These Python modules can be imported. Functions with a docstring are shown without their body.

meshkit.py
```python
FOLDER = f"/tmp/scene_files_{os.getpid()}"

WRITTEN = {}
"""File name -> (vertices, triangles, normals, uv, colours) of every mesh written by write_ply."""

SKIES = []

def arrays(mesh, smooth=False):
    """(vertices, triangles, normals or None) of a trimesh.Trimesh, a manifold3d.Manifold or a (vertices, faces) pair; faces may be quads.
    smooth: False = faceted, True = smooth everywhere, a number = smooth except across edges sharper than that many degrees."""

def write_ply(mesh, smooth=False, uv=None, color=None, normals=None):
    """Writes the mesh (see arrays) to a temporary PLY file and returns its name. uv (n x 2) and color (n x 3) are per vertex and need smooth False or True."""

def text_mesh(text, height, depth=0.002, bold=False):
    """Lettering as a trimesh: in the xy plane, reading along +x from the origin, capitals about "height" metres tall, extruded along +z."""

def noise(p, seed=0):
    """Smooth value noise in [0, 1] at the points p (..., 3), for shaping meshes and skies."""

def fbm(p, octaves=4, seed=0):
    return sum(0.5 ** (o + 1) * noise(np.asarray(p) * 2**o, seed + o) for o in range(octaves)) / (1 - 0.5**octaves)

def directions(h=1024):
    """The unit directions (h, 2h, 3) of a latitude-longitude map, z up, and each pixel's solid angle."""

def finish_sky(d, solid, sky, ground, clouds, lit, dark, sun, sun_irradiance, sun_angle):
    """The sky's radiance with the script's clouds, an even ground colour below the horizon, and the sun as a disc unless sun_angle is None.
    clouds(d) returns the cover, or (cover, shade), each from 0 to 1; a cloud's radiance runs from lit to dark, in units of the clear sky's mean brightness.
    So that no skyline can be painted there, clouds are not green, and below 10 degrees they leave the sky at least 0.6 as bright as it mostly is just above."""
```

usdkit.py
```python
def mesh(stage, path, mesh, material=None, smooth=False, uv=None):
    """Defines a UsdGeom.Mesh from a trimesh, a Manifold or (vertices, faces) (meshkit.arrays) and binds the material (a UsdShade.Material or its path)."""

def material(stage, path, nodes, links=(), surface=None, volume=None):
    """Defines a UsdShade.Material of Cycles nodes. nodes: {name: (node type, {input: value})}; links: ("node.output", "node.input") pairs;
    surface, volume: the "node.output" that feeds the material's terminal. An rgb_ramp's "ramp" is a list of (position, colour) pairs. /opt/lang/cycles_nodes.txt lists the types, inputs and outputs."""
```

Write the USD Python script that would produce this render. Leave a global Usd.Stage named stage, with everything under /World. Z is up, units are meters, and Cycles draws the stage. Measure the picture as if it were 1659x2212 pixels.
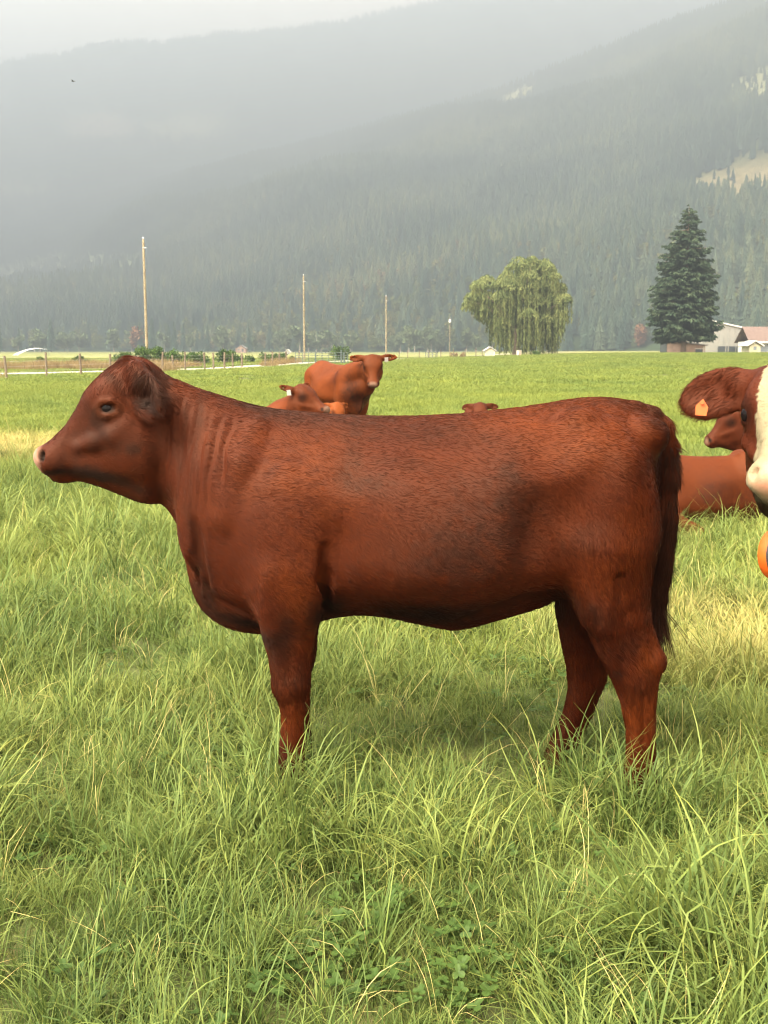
import math, random
import numpy as np
import trimesh, usdkit, meshkit
from scipy import ndimage
from scipy.interpolate import RBFInterpolator
from scipy.spatial import cKDTree
import shapely
from pxr import Usd, UsdGeom, UsdLux, UsdShade, Gf, Sdf, Vt

# ------------------------------------------------------------------ camera, sky, sun, exposure
stage = Usd.Stage.CreateInMemory()
UsdGeom.SetStageUpAxis(stage, 'Z')
world = UsdGeom.Xform.Define(stage, '/World')
UsdGeom.Scope.Define(stage, '/World/Looks')
EYE, PITCH, FPX = 1.5, math.radians(8.64), 2300.0          # eye height, downward tilt, focal length in units of a 1659 wide picture
cam = UsdGeom.Camera.Define(stage, '/World/camera')
cam.AddTranslateOp().Set((0, 0, EYE))
cam.AddRotateXOp().Set(90 - math.degrees(PITCH))
cam.CreateHorizontalApertureAttr(36.0)
cam.CreateVerticalApertureAttr(48.0)
cam.CreateFocalLengthAttr(36.0 * FPX / 1659.0)
cam.CreateFStopAttr(13.0)
cam.CreateFocusDistanceAttr(3.3)
cam.CreateClippingRangeAttr((0.05, 60000.0))
cam.CreateExposureAttr(5.12)

SUN_EL, SUN_AZ = math.radians(52), math.radians(228)        # azimuth as atan2(x, y)
sky = UsdLux.DomeLight.Define(stage, '/World/sky')
usdkit.material(stage, '/World/Looks/sky_smoke', {
    'sky': ('sky_texture', {'sky_type': 'single_scattering', 'sun_disc': False, 'sun_elevation': SUN_EL, 'sun_rotation': SUN_AZ,
                            'aerosol_density': 6.0, 'air_density': 1.0, 'altitude': 500.0}),
    'veil': ('mix', {'fac': 0.8, 'color2': (5.1, 3.72, 2.38)}),
    'bg': ('background_shader', {'strength': 0.05})},
    [('sky.color', 'veil.color1'), ('veil.color', 'bg.color')], surface='bg.background')
UsdShade.MaterialBindingAPI.Apply(sky.GetPrim()).Bind(UsdShade.Material.Get(stage, '/World/Looks/sky_smoke'))
sky.GetPrim().SetCustomDataByKey('kind', 'structure')
sky.GetPrim().SetCustomDataByKey('label', 'pale cream sky veiled by smoke above the mountains')
sky.GetPrim().SetCustomDataByKey('category', 'sky')
sun = UsdLux.DistantLight.Define(stage, '/World/sun')
sun.CreateIntensityAttr(0.3); sun.CreateAngleAttr(35.0); sun.CreateNormalizeAttr(True); sun.CreateColorAttr((1.0, 0.9, 0.74))
sun.AddRotateZOp().Set(-math.degrees(SUN_AZ)); sun.AddRotateXOp().Set(-(90 - math.degrees(SUN_EL)))
HAZE_DENSITY = 0.00074

# ------------------------------------------------------------------ helpers
used = {}
def path_for(name, parent=None):
    base = ('/World' if parent is None else str(parent.GetPath())) + '/' + name
    n = used.get(base, -1) + 1
    used[base] = n
    return base if n == 0 else '%s_%03d' % (base, n)
def tag(p, label=None, cat=None, group=None, kind=None):
    for k, v in (('label', label), ('category', cat), ('group', group), ('kind', kind)):
        if v: p.SetCustomDataByKey(k, v)
    return p
def thing(name, label, cat, loc=(0, 0, 0), rz=0.0, group=None, kind=None, scale=None):
    x = UsdGeom.Xform.Define(stage, path_for(name))
    x.AddTranslateOp().Set(tuple(map(float, loc)))
    if rz: x.AddRotateZOp().Set(math.degrees(rz))
    if scale is not None: x.AddScaleOp().Set(tuple(map(float, np.broadcast_to(scale, 3))))
    return tag(x.GetPrim(), label, cat, group, kind)
def copy_of(src, name, label, loc, rz=0.0, scale=None, group=None):
    was = src.GetCustomData()
    p = thing(name, label or was['label'], was['category'], loc, rz, group or was.get('group'), None, scale)
    p.GetReferences().AddInternalReference(src.GetPath()); p.SetInstanceable(True)
    return p
def obj(name, m, material, parent=None, smooth=False, label=None, vars=None):
    g = usdkit.mesh(stage, path_for(name, parent), m, '/World/Looks/' + material, smooth)
    g.CreateDoubleSidedAttr(True)
    for k, (typ, interp, val) in (vars or {}).items():
        UsdGeom.PrimvarsAPI(g).CreatePrimvar(k, typ, interp).Set(val)
    p = g.GetPrim()
    if label: p.SetCustomDataByKey('label', label)
    return p
C3, F1 = Sdf.ValueTypeNames.Color3fArray, Sdf.ValueTypeNames.FloatArray
def col(a): return Vt.Vec3fArray.FromNumpy(np.ascontiguousarray(a, np.float32))
def flt(a): return Vt.FloatArray.FromNumpy(np.ascontiguousarray(a, np.float32))
def mat(name, nodes, links, surface='p.BSDF', volume=None):
    return usdkit.material(stage, '/World/Looks/' + name, nodes, links, surface, volume)
CP, SP = math.cos(PITCH), math.sin(PITCH)
def ray(px, py):
    u, v = (np.asarray(px, float) - 829.5) / FPX, (np.asarray(py, float) - 1105.5) / FPX
    d = np.stack([u, CP - v * SP, -SP - v * CP], -1)
    return d
def at(px, py, Y):
    d = ray(px, py); t = Y / d[..., 1]
    return d[..., 0] * t, EYE + d[..., 2] * t               # (x, z) on the plane y = Y
def pix(p):
    p = np.asarray(p, float); q = p - [0, 0, EYE]
    f = q[..., 1] * CP - q[..., 2] * SP; up = q[..., 1] * SP + q[..., 2] * CP
    return 829.5 + FPX * q[..., 0] / f, 1105.5 - FPX * up / f
def box(x0, x1, y0, y1, z0, z1, bev=0):
    m = trimesh.creation.box([x1 - x0, y1 - y0, z1 - z0]); m.apply_translation([(x0 + x1) / 2, (y0 + y1) / 2, (z0 + z1) / 2])
    return m
def tube(pts, radii, sides=8, cap=True):
    p = np.asarray(pts, float); t = np.gradient(p, axis=0); t /= np.linalg.norm(t, axis=1, keepdims=True) + 1e-12
    a = np.cross(t, np.where(np.abs(t[:, 2:]) < .9, [0, 0, 1.], [1., 0, 0])); a /= np.linalg.norm(a, axis=1, keepdims=True) + 1e-12
    b = np.cross(t, a); ang = np.arange(sides) * 2 * np.pi / sides
    r = np.broadcast_to(radii, (len(p),))
    v = (p[:, None] + r[:, None, None] * (np.cos(ang)[None, :, None] * a[:, None] + np.sin(ang)[None, :, None] * b[:, None])).reshape(-1, 3)
    i, j = np.meshgrid(np.arange(len(p) - 1), np.arange(sides), indexing='ij')
    q = np.stack([i * sides + j, i * sides + (j + 1) % sides, (i + 1) * sides + (j + 1) % sides, (i + 1) * sides + j], -1).reshape(-1, 4)
    f = np.vstack([q[:, [0, 1, 2]], q[:, [0, 2, 3]]])
    if cap:
        n = len(v); v = np.vstack([v, p[:1], p[-1:]]); k = np.arange(sides); l = (len(p) - 1) * sides
        f = np.vstack([f, np.stack([np.full(sides, n), (k + 1) % sides, k], 1), np.stack([np.full(sides, n + 1), l + k, l + (k + 1) % sides], 1)])
    return trimesh.Trimesh(v, f, process=False)
def cat_mesh(ms): return trimesh.util.concatenate(ms)
def sstep(a, b, x):
    t = np.clip((np.asarray(x, float) - a) / (b - a), 0, 1); return t * t * (3 - 2 * t)
def ground_z(x, y):
    x, y = np.asarray(x, float), np.asarray(y, float)
    rise = 1.0 * sstep(70, 190, y) * sstep(-0.02, 0.22, x / np.maximum(y, 1))
    rise += 0.25 * (meshkit.noise(np.stack([x / 30, y / 30, 0 * x], -1), 5) - 0.5) * sstep(12, 40, y)
    return rise + 0.05 * (meshkit.noise(np.stack([x / 1.7, y / 1.7, 0 * x], -1), 9) - 0.5) * sstep(4.6, 7, y)

# ------------------------------------------------------------------ materials
def principled(name, colour, rough=0.7, spec=0.3, noise=None, bump=None, metallic=0.0):
    """Plain colour, optionally varied by object-space noise (scale, second colour) and a small bump (scale, strength)."""
    nodes = {'p': ('principled_bsdf', {'base_color': colour, 'roughness': rough, 'specular_ior_level': spec, 'metallic': metallic})}
    links = []
    if noise or bump: nodes['tc'] = ('geometry', {})
    if noise:
        nodes['n'] = ('noise_texture', {'scale': noise[0], 'detail': 5.0, 'roughness': 0.65})
        nodes['r'] = ('rgb_ramp', {'ramp': [(0.32, colour), (0.68, noise[1])]})
        links += [('tc.position', 'n.vector'), ('n.fac', 'r.fac'), ('r.color', 'p.base_color')]
    if bump:
        nodes['bn'] = ('noise_texture', {'scale': bump[0], 'detail': 4.0}); nodes['b'] = ('bump', {'strength': bump[1], 'distance': 0.02})
        links += [('tc.position', 'bn.vector'), ('bn.fac', 'b.height'), ('b.normal', 'p.normal')]
    return mat(name, nodes, links)
# ------------------------------------------------------------------ ground and mountains
mat('pasture_soil', {
    'g': ('geometry', {}), 'n': ('noise_texture', {'scale': 0.05, 'detail': 6.0, 'roughness': 0.6}), 'm': ('noise_texture', {'scale': 7.0, 'detail': 6.0, 'roughness': 0.75}), 's': ('separate_xyz', {}),
    'r': ('rgb_ramp', {'ramp': [(0.3, (0.10, 0.115, 0.034)), (0.5, (0.13, 0.135, 0.042)), (0.7, (0.165, 0.15, 0.06))]}),
    'r2': ('rgb_ramp', {'ramp': [(0.35, (0.028, 0.030, 0.012)), (0.55, (0.06, 0.068, 0.022)), (0.7, (0.11, 0.095, 0.04))]}),
    'd': ('map_range', {'from_min': 60.0, 'from_max': 170.0, 'to_min': 0.0, 'to_max': 1.0, 'clamp': True}), 'x': ('mix', {}),
    'bp': ('bump', {'strength': 0.7, 'distance': 0.06}), 'p': ('principled_bsdf', {'roughness': 0.9, 'specular_ior_level': 0.08})},
    [('g.position', 'n.vector'), ('g.position', 'm.vector'), ('g.position', 's.vector'), ('s.y', 'd.value'), ('n.fac', 'r.fac'), ('m.fac', 'r2.fac'), ('d.result', 'x.fac'),
     ('r2.color', 'x.color1'), ('r.color', 'x.color2'), ('x.color', 'p.base_color'), ('m.fac', 'bp.height'), ('bp.normal', 'p.normal')])
def grid_mesh(X, Y, Z):
    n, m = X.shape
    v = np.stack([X, Y, Z], -1).reshape(-1, 3)
    i, j = np.meshgrid(np.arange(n - 1), np.arange(m - 1), indexing='ij')
    a = i * m + j
    q = np.stack([a, a + m, a + m + 1, a + 1], -1).reshape(-1, 4)
    return trimesh.Trimesh(v, np.vstack([q[:, [0, 1, 2]], q[:, [0, 2, 3]]]), process=False)
def up(m):
    if m.face_normals[:, 2].mean() < 0: m.invert()
    return m
def axis_steps(lo, hi, fine, grow):
    s = [0.0]
    while s[-1] < hi: s.append(s[-1] + max(fine, s[-1] * grow))
    return np.array(s)
ys = np.concatenate([-axis_steps(0, 300, 1.0, 0.2)[1:][::-1], axis_steps(0, 6000, 0.8, 0.06)])
xs_ = axis_steps(0, 6000, 0.8, 0.08); xs_ = np.concatenate([-xs_[1:][::-1], xs_])
GX, GY = np.meshgrid(xs_, ys, indexing='ij')
tag(obj('pasture', up(grid_mesh(GX, GY, ground_z(GX, GY) - 0.0)), 'pasture_soil', smooth=True), 'green pasture ground that runs flat to the foot of the mountains', 'ground', kind='structure')

def az_el(px, py):
    d = ray(px, py); return np.arctan2(d[..., 0], d[..., 1]), np.arctan2(d[..., 2], np.hypot(d[..., 0], d[..., 1]))
near_line = np.array([(-900, 640), (-400, 560), (0, 470), (200, 420), (300, 392), (420, 362), (500, 342), (600, 316), (700, 290), (800, 260), (930, 226), (1000, 207), (1090, 180), (1200, 132), (1300, 95), (1380, 62), (1460, 30), (1560, 0), (1700, -45), (2000, -110), (2600, -180)], float)
far_line = np.array([(-900, 260), (-400, 190), (-100, 140), (0, 128), (60, 115), (130, 109), (200, 91), (260, 81), (350, 84), (430, 71), (480, 63), (560, 61), (640, 50), (700, 43), (760, 36), (830, 18), (900, 2), (1000, -20), (1300, -70), (1700, -60), (2300, 0), (2800, 60)], float)
nA, nE = az_el(near_line[:, 0], near_line[:, 1]); fA, fE = az_el(far_line[:, 0], far_line[:, 1])
AZ0, AZ1 = -0.62, 0.66
def near_R(a): return np.interp(a, [-0.5, -0.35, 0.0, 0.35, 0.6], [4300, 4000, 3300, 2700, 2600])
def near_r0(a): return np.interp(a, [-0.5, -0.35, 0.0, 0.35, 0.6], [1250, 1150, 900, 700, 650])
def gully(a, r, s):
    x, y = r * np.sin(a), r * np.cos(a)
    return meshkit.fbm(np.stack([x / s + .3 * y / s, y / s * 0.35, 0 * x], -1), 4, 21) - 0.5
def near_z(a, r):
    R, r0 = near_R(a), near_r0(a); t = np.clip((r - r0) / (R - r0), 0, 1.6)
    H = R * np.tan(np.interp(a, nA, nE)) - 22
    s = np.where(t < 1, t ** 1.12, 1 - 0.55 * (t - 1))
    return H * s + 230 * gully(a, r, 460.) * np.clip(t * 2.2, 0, 1) * np.clip((1 - t) * 5, 0, 1) + np.where(t <= 0, -1.5, 0)
def far_z(a, r):
    R, r0 = 4700 + 0 * a, 3350 + 0 * a; t = np.clip((r - r0) / (R - r0), 0, 1.5)
    H = R * np.tan(np.interp(a, fA, fE)) - 16
    s = np.where(t < 1, t ** 1.0, 1 - 0.6 * (t - 1))
    return H * s + 250 * gully(a, r, 650.) * np.clip(t * 1.5, 0, 1) * np.clip((1 - t) * 4, 0, 1) + np.where(t <= 0, -4, 0)
def poly_soft(px, py, poly):
    return shapely.contains_xy(shapely.Polygon(poly), px, py)
CLEARINGS = [  # outline in view units, ground colour, share of trees left standing
    (0, [(1478, 410), (1500, 388), (1560, 365), (1640, 342), (1800, 330), (1800, 470), (1700, 455), (1660, 435), (1560, 440), (1500, 432)], (0.16, 0.135, 0.072), 0.06),
    (0, [(1075, 225), (1090, 203), (1130, 186), (1160, 178), (1158, 205), (1120, 232), (1085, 240)], (0.19, 0.19, 0.095), 0.12),
    (0, [(1560, 190), (1640, 150), (1700, 140), (1700, 220), (1640, 230)], (0.15, 0.155, 0.075), 0.3),
    (0, [(-60, 590), (40, 565), (150, 545), (250, 548), (330, 552), (300, 590), (180, 610), (60, 630), (-60, 640)], (0.08, 0.095, 0.05), 0.5),
    (1, [(130, 275), (160, 245), (230, 240), (290, 262), (300, 290), (250, 305), (150, 300)], (0.15, 0.12, 0.095), 0.3),
    (1, [(300, 270), (400, 245), (480, 250), (500, 275), (430, 290), (320, 292)], (0.14, 0.14, 0.085), 0.35),
    (1, [(320, 294), (400, 292), (500, 288), (500, 296), (420, 301), (330, 303)], (0.26, 0.25, 0.17), 0.1),
    (1, [(-40, 395), (60, 398), (130, 400), (100, 420), (-40, 420)], (0.15, 0.14, 0.09), 0.4),
]
def bare_of(which, x, y, z, jitter=None):
    px, py = pix(np.stack([x, y, z], -1))
    keep, c = np.ones(px.shape), np.zeros(px.shape + (3,)); w = np.zeros(px.shape)
    if jitter is not None: px, py = px + jitter[0], py + jitter[1]
    for k, poly, colour, left in CLEARINGS:
        if k != which: continue
        m = poly_soft(px, py, poly); keep[m] = left; c[m] = colour; w[m] = 1
    return keep, c, w
mat('forest_floor', {
    'g': ('geometry', {}), 'n': ('noise_texture', {'scale': 0.012, 'detail': 8.0, 'roughness': 0.7}), 'k': ('attribute', {'attribute': 'bare'}), 'w': ('attribute', {'attribute': 'bareness'}),
    'r': ('rgb_ramp', {'ramp': [(0.35, (0.018, 0.028, 0.014)), (0.6, (0.035, 0.05, 0.022)), (0.75, (0.055, 0.066, 0.03))]}),
    'r2': ('rgb_ramp', {'ramp': [(0.35, (0.6, 0.6, 0.6)), (0.65, (1.15, 1.1, 1.05))]}), 'n2': ('noise_texture', {'scale': 0.06, 'detail': 6.0, 'roughness': 0.7}),
    'y': ('mix', {'mix_type': 'multiply', 'fac': 1.0}),
    'x': ('mix', {}), 'p': ('principled_bsdf', {'roughness': 0.95, 'specular_ior_level': 0.0})},
    [('g.position', 'n.vector'), ('g.position', 'n2.vector'), ('n2.fac', 'r2.fac'), ('k.color', 'y.color1'), ('r2.color', 'y.color2'), ('n.fac', 'r.fac'), ('r.color', 'x.color1'), ('y.color', 'x.color2'), ('w.fac', 'x.fac'), ('x.color', 'p.base_color')])
def mountain(name, zf, r0, r1, na, nr, which, label):
    A, T = np.meshgrid(np.linspace(AZ0, AZ1, na), np.linspace(0, 1, nr), indexing='ij')
    R = r0 + (r1 - r0) * T
    X, Y, Z = R * np.sin(A), R * np.cos(A), zf(A, R)
    _, c, w = bare_of(which, X, Y, Z)
    w = ndimage.gaussian_filter(w, 2.2); cs = np.stack([ndimage.gaussian_filter(c[..., k], 2.2) for k in range(3)], -1) / np.maximum(w, 1e-3)[..., None]
    p = obj(name, up(grid_mesh(X, Y, Z)), 'forest_floor', smooth=True, vars={'bare': (C3, 'vertex', col(cs.reshape(-1, 3))), 'bareness': (F1, 'vertex', flt(w.ravel()))})
    return tag(p, label, 'mountain', kind='structure')
mountain('mountain', near_z, 640, 5200, 420, 330, 0, 'near forested mountainside that climbs to the right edge of the picture')
mountain('mountain', far_z, 3300, 6500, 300, 170, 1, 'far blue ridge fading into smoke above the near slope')

# trees of the slopes: a few shapes, set out by the tens of thousands
def foliage_mat(name, stops, rough=0.8, trans=0.25, big=0.004, noise_amt=True):
    ramp = [(i / (len(stops) - 1), c) for i, c in enumerate(stops)]
    return mat(name, {
        'o': ('object_info', {}), 'g': ('geometry', {}), 'n': ('noise_texture', {'scale': big, 'detail': 3.0}), 'm': ('math', {'math_type': 'multiply_add', 'value2': 0.55}), 'h': ('math', {'math_type': 'multiply_add', 'value2': 1.7, 'value3': -0.60}),
        'r': ('rgb_ramp', {'ramp': ramp}), 'i': ('map_range', {'from_min': 0.0, 'from_max': 1.0, 'to_min': 0.7, 'to_max': 1.25}), 'x': ('mix', {'mix_type': 'multiply', 'fac': 1.0}),
        'd': ('diffuse_bsdf', {}), 't': ('translucent_bsdf', {}), 'mx': ('mix_closure', {'fac': trans})},
        [('g.position', 'n.vector'), ('n.fac', 'h.value1'), ('o.random', 'm.value1'), ('h.value', 'm.value3'), ('m.value', 'r.fac'), ('g.random_per_island', 'i.value'), ('r.color', 'x.color1'), ('i.result', 'x.color2'),
         ('x.color', 'd.color'), ('x.color', 't.color'), ('d.BSDF', 'mx.closure1'), ('t.BSDF', 'mx.closure2')], surface='mx.closure')
foliage_mat('conifer_forest', [(0.028, 0.050, 0.042), (0.055, 0.086, 0.062), (0.09, 0.12, 0.074), (0.16, 0.175, 0.09)], trans=0.1)
foliage_mat('leafy_forest', [(0.06, 0.10, 0.034), (0.11, 0.145, 0.045), (0.17, 0.185, 0.06), (0.23, 0.21, 0.075), (0.24, 0.15, 0.075)], trans=0.25)
principled('pale_bark', (0.25, 0.22, 0.18), 0.9, 0.1)
def conifer_low(rng, tiers=7, sides=9, h=1.0, w=0.22):
    ms = []
    for k in range(tiers):
        z0 = h * (0.06 + 0.94 * k / tiers); z1 = min(h, z0 + h * (1.9 / tiers)); r = w * (1 - k / tiers) ** 0.9 * rng.uniform(.8, 1.15) + 0.012
        a = np.arange(2 * sides) * np.pi / sides + rng.uniform(0, 6)
        rr = np.where(np.arange(2 * sides) % 2, r * .55, r * rng.uniform(.75, 1.2, 2 * sides))
        zz = z0 + np.where(np.arange(2 * sides) % 2, .05 * h / tiers * 4, rng.uniform(-.5, .3, 2 * sides) * h / tiers * .6)
        v = np.vstack([np.stack([rr * np.cos(a), rr * np.sin(a), zz], 1), [[rng.uniform(-.01, .01), rng.uniform(-.01, .01), z1]]])
        f = [(i, (i + 1) % (2 * sides), 2 * sides) for i in range(2 * sides)]
        ms.append(trimesh.Trimesh(v, f, process=False))
    return cat_mesh(ms)
def leafy_low(rng, n=120, h=1.0, w=0.3):
    """A broad crown of small leaf clumps round a few lobes."""
    lobes = [(rng.normal(0, w * .35), rng.normal(0, w * .35), h * rng.uniform(.3, .85), w * rng.uniform(.35, .6)) for _ in range(7)]
    vs, fs = [], []
    for i in range(n):
        cx, cy, cz, r = lobes[rng.integers(7)]
        d = rng.normal(size=3); d /= np.linalg.norm(d)
        c = np.array([cx, cy, cz]) + d * r * rng.uniform(.6, 1.05) * [1, 1, 1.1]
        s = w * rng.uniform(.10, .2); t = rng.normal(size=(4, 3)) * s
        vs.append(c + t); b = 4 * i; fs += [(b, b + 1, b + 2), (b, b + 2, b + 3)]
    return trimesh.Trimesh(np.vstack(vs), np.array(fs), process=False)
def instancer(name, protos, idx, pos, yaw, scl, label, cat, kind='stuff', tilt=None, parent=None):
    """protos: list of (name, mesh, material, vars)."""
    pth = path_for(name)
    pi = UsdGeom.PointInstancer.Define(stage, pth)
    rel = []
    for nm, m, mt, vr in protos:
        q = path_for(nm, pi.GetPrim())
        g = usdkit.mesh(stage, q, m, '/World/Looks/' + mt, False); g.CreateDoubleSidedAttr(True)
        for k, (typ, interp, val) in (vr or {}).items(): UsdGeom.PrimvarsAPI(g).CreatePrimvar(k, typ, interp).Set(val)
        rel.append(q)
    for q in rel: pi.CreatePrototypesRel().AddTarget(q)
    n = len(idx)
    pi.CreateProtoIndicesAttr(Vt.IntArray.FromNumpy(np.asarray(idx, np.int32)))
    pi.CreatePositionsAttr(Vt.Vec3fArray.FromNumpy(np.asarray(pos, np.float32)))
    qs = np.zeros((n, 4)); qs[:, 0] = np.cos(yaw / 2); qs[:, 3] = np.sin(yaw / 2)
    if tilt is not None:   # small lean about a horizontal axis, after the yaw
        ax, am = tilt; s, c = np.sin(am / 2), np.cos(am / 2)
        a0, a1, a2 = c, s * np.cos(ax), s * np.sin(ax)
        w, z = qs[:, 0].copy(), qs[:, 3].copy()
        qs = np.stack([a0 * w, a1 * w + a2 * z, a2 * w - a1 * z, a0 * z], 1)
    pi.CreateOrientationsfAttr(Vt.QuatfArray.FromNumpy(np.asarray(np.c_[qs[:, 1:], qs[:, :1]], np.float32))) if hasattr(pi, 'CreateOrientationsfAttr') else pi.CreateOrientationsAttr(Vt.QuathArray([Gf.Quath(*map(float, q)) for q in qs]))
    pi.CreateScalesAttr(Vt.Vec3fArray.FromNumpy(np.asarray(scl, np.float32)))
    return tag(pi.GetPrim(), label, cat, kind=kind)
rng = np.random.default_rng(7)
protos = [('conifer', conifer_low(rng, 8, 8, 1.0, rng.uniform(.13, .18)), 'conifer_forest', None) for _ in range(5)] + [('leafy_tree', leafy_low(rng), 'leafy_forest', None) for _ in range(4)]
def forest_points(n, which, zf, ra, rb, tmax):
    a = rng.uniform(-0.47, 0.47, n); u = rng.uniform(0, 1, n)
    R0, R1 = ra(a), rb(a)
    r = np.sqrt(R0 ** 2 + u * ((R0 + (R1 - R0) * tmax) ** 2 - R0 ** 2))
    x, y, z = r * np.sin(a), r * np.cos(a), zf(a, r)
    keep, _, _ = bare_of(which, x, y, z, rng.normal(0, 2.0, (2, n)))
    k = rng.uniform(0, 1, n) < keep
    return a[k], r[k], x[k], y[k], z[k], keep[k]
a, r, x, y, z, kp = forest_points(62000, 0, near_z, near_r0, near_R, 1.02)
t = (r - near_r0(a)) / (near_R(a) - near_r0(a))
nz = meshkit.fbm(np.stack([x / 260, y / 260, 0 * x], -1), 3, 4)
leafy = rng.uniform(0, 1, len(x)) < np.clip(0.62 - 2.2 * t, 0.04, 1) * np.clip((nz - .3) * 4, .15, 1.3)
h = np.where(leafy, rng.uniform(11, 19, len(x)), rng.uniform(16, 30, len(x))) * np.where(kp < .6, .55, 1.0)
idx = np.where(leafy, rng.integers(5, 9, len(x)), rng.integers(0, 5, len(x)))
wd = np.where(leafy, rng.uniform(.9, 1.2, len(x)), rng.uniform(.9, 1.35, len(x)))
P = [np.c_[x, y, z - 0.5]]; S = [np.c_[h * wd, h * wd, h]]; I = [idx]
a, r, x, y, z, kp = forest_points(30000, 1, far_z, lambda a: 3350 + 0 * a, lambda a: 4700 + 0 * a, 1.01)
h = rng.uniform(17, 30, len(x)) * np.where(kp < .6, .5, 1.0)
P.append(np.c_[x, y, z - 2]); S.append(np.c_[h * 1.8, h * 1.8, h]); I.append(rng.integers(0, 5, len(x)))
P, S, I = np.vstack(P), np.vstack(S), np.concatenate(I)
instancer('hillside_forest', protos, I, P, rng.uniform(0, 6.28, len(I)), S, 'dense conifer forest covering the slopes of both mountains', 'forest')

# the smoke: one closed box of even air
mat('smoke_air', {'v': ('principled_volume', {'color': (0.525, 0.68, 0.86), 'density': HAZE_DENSITY, 'anisotropy': 0.65})}, [], surface=None, volume='v.volume')
tag(obj('haze', box(-5200, 5200, -420, 6900, -6, 1650), 'smoke_air'), 'thin even smoke haze filling the valley air', 'haze', kind='stuff')
# ------------------------------------------------------------------ cattle: one continuous implicit body, turned into a mesh
def V(a): return np.asarray(a, float)
def smooth_outline(pts, step=0.006, sig=0.012):
    p = V(pts); q = np.vstack([p, p[:1]]); s = np.r_[0, np.cumsum(np.linalg.norm(np.diff(q, axis=0), axis=1))]
    n = max(16, int(s[-1] / step)); t = np.linspace(0, s[-1], n, endpoint=False)
    o = np.stack([np.interp(t, s, q[:, 0]), np.interp(t, s, q[:, 1])], 1)
    return ndimage.gaussian_filter1d(o, sig / (s[-1] / n), axis=0, mode='wrap')
def outline_depth(poly, X, Z):
    """Signed distance inside the outline (positive inside) at the grid points."""
    t = cKDTree(poly); P = np.stack([X.ravel(), Z.ravel()], 1)
    a = poly; b = np.roll(poly, -1, 0)
    _, k = t.query(P, k=3)
    best = np.full(len(P), 9.)
    for c in range(3):
        for off in (0, -1):
            i = (k[:, c] + off) % len(poly); A, B = a[i], b[i]
            ab = B - A; u = np.clip(((P - A) * ab).sum(1) / np.maximum((ab * ab).sum(1), 1e-12), 0, 1)
            best = np.minimum(best, np.linalg.norm(P - A - u[:, None] * ab, axis=1))
    ins = shapely.contains_xy(shapely.Polygon(poly), P[:, 0], P[:, 1])
    return np.where(ins, best, -best).reshape(X.shape)
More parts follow.
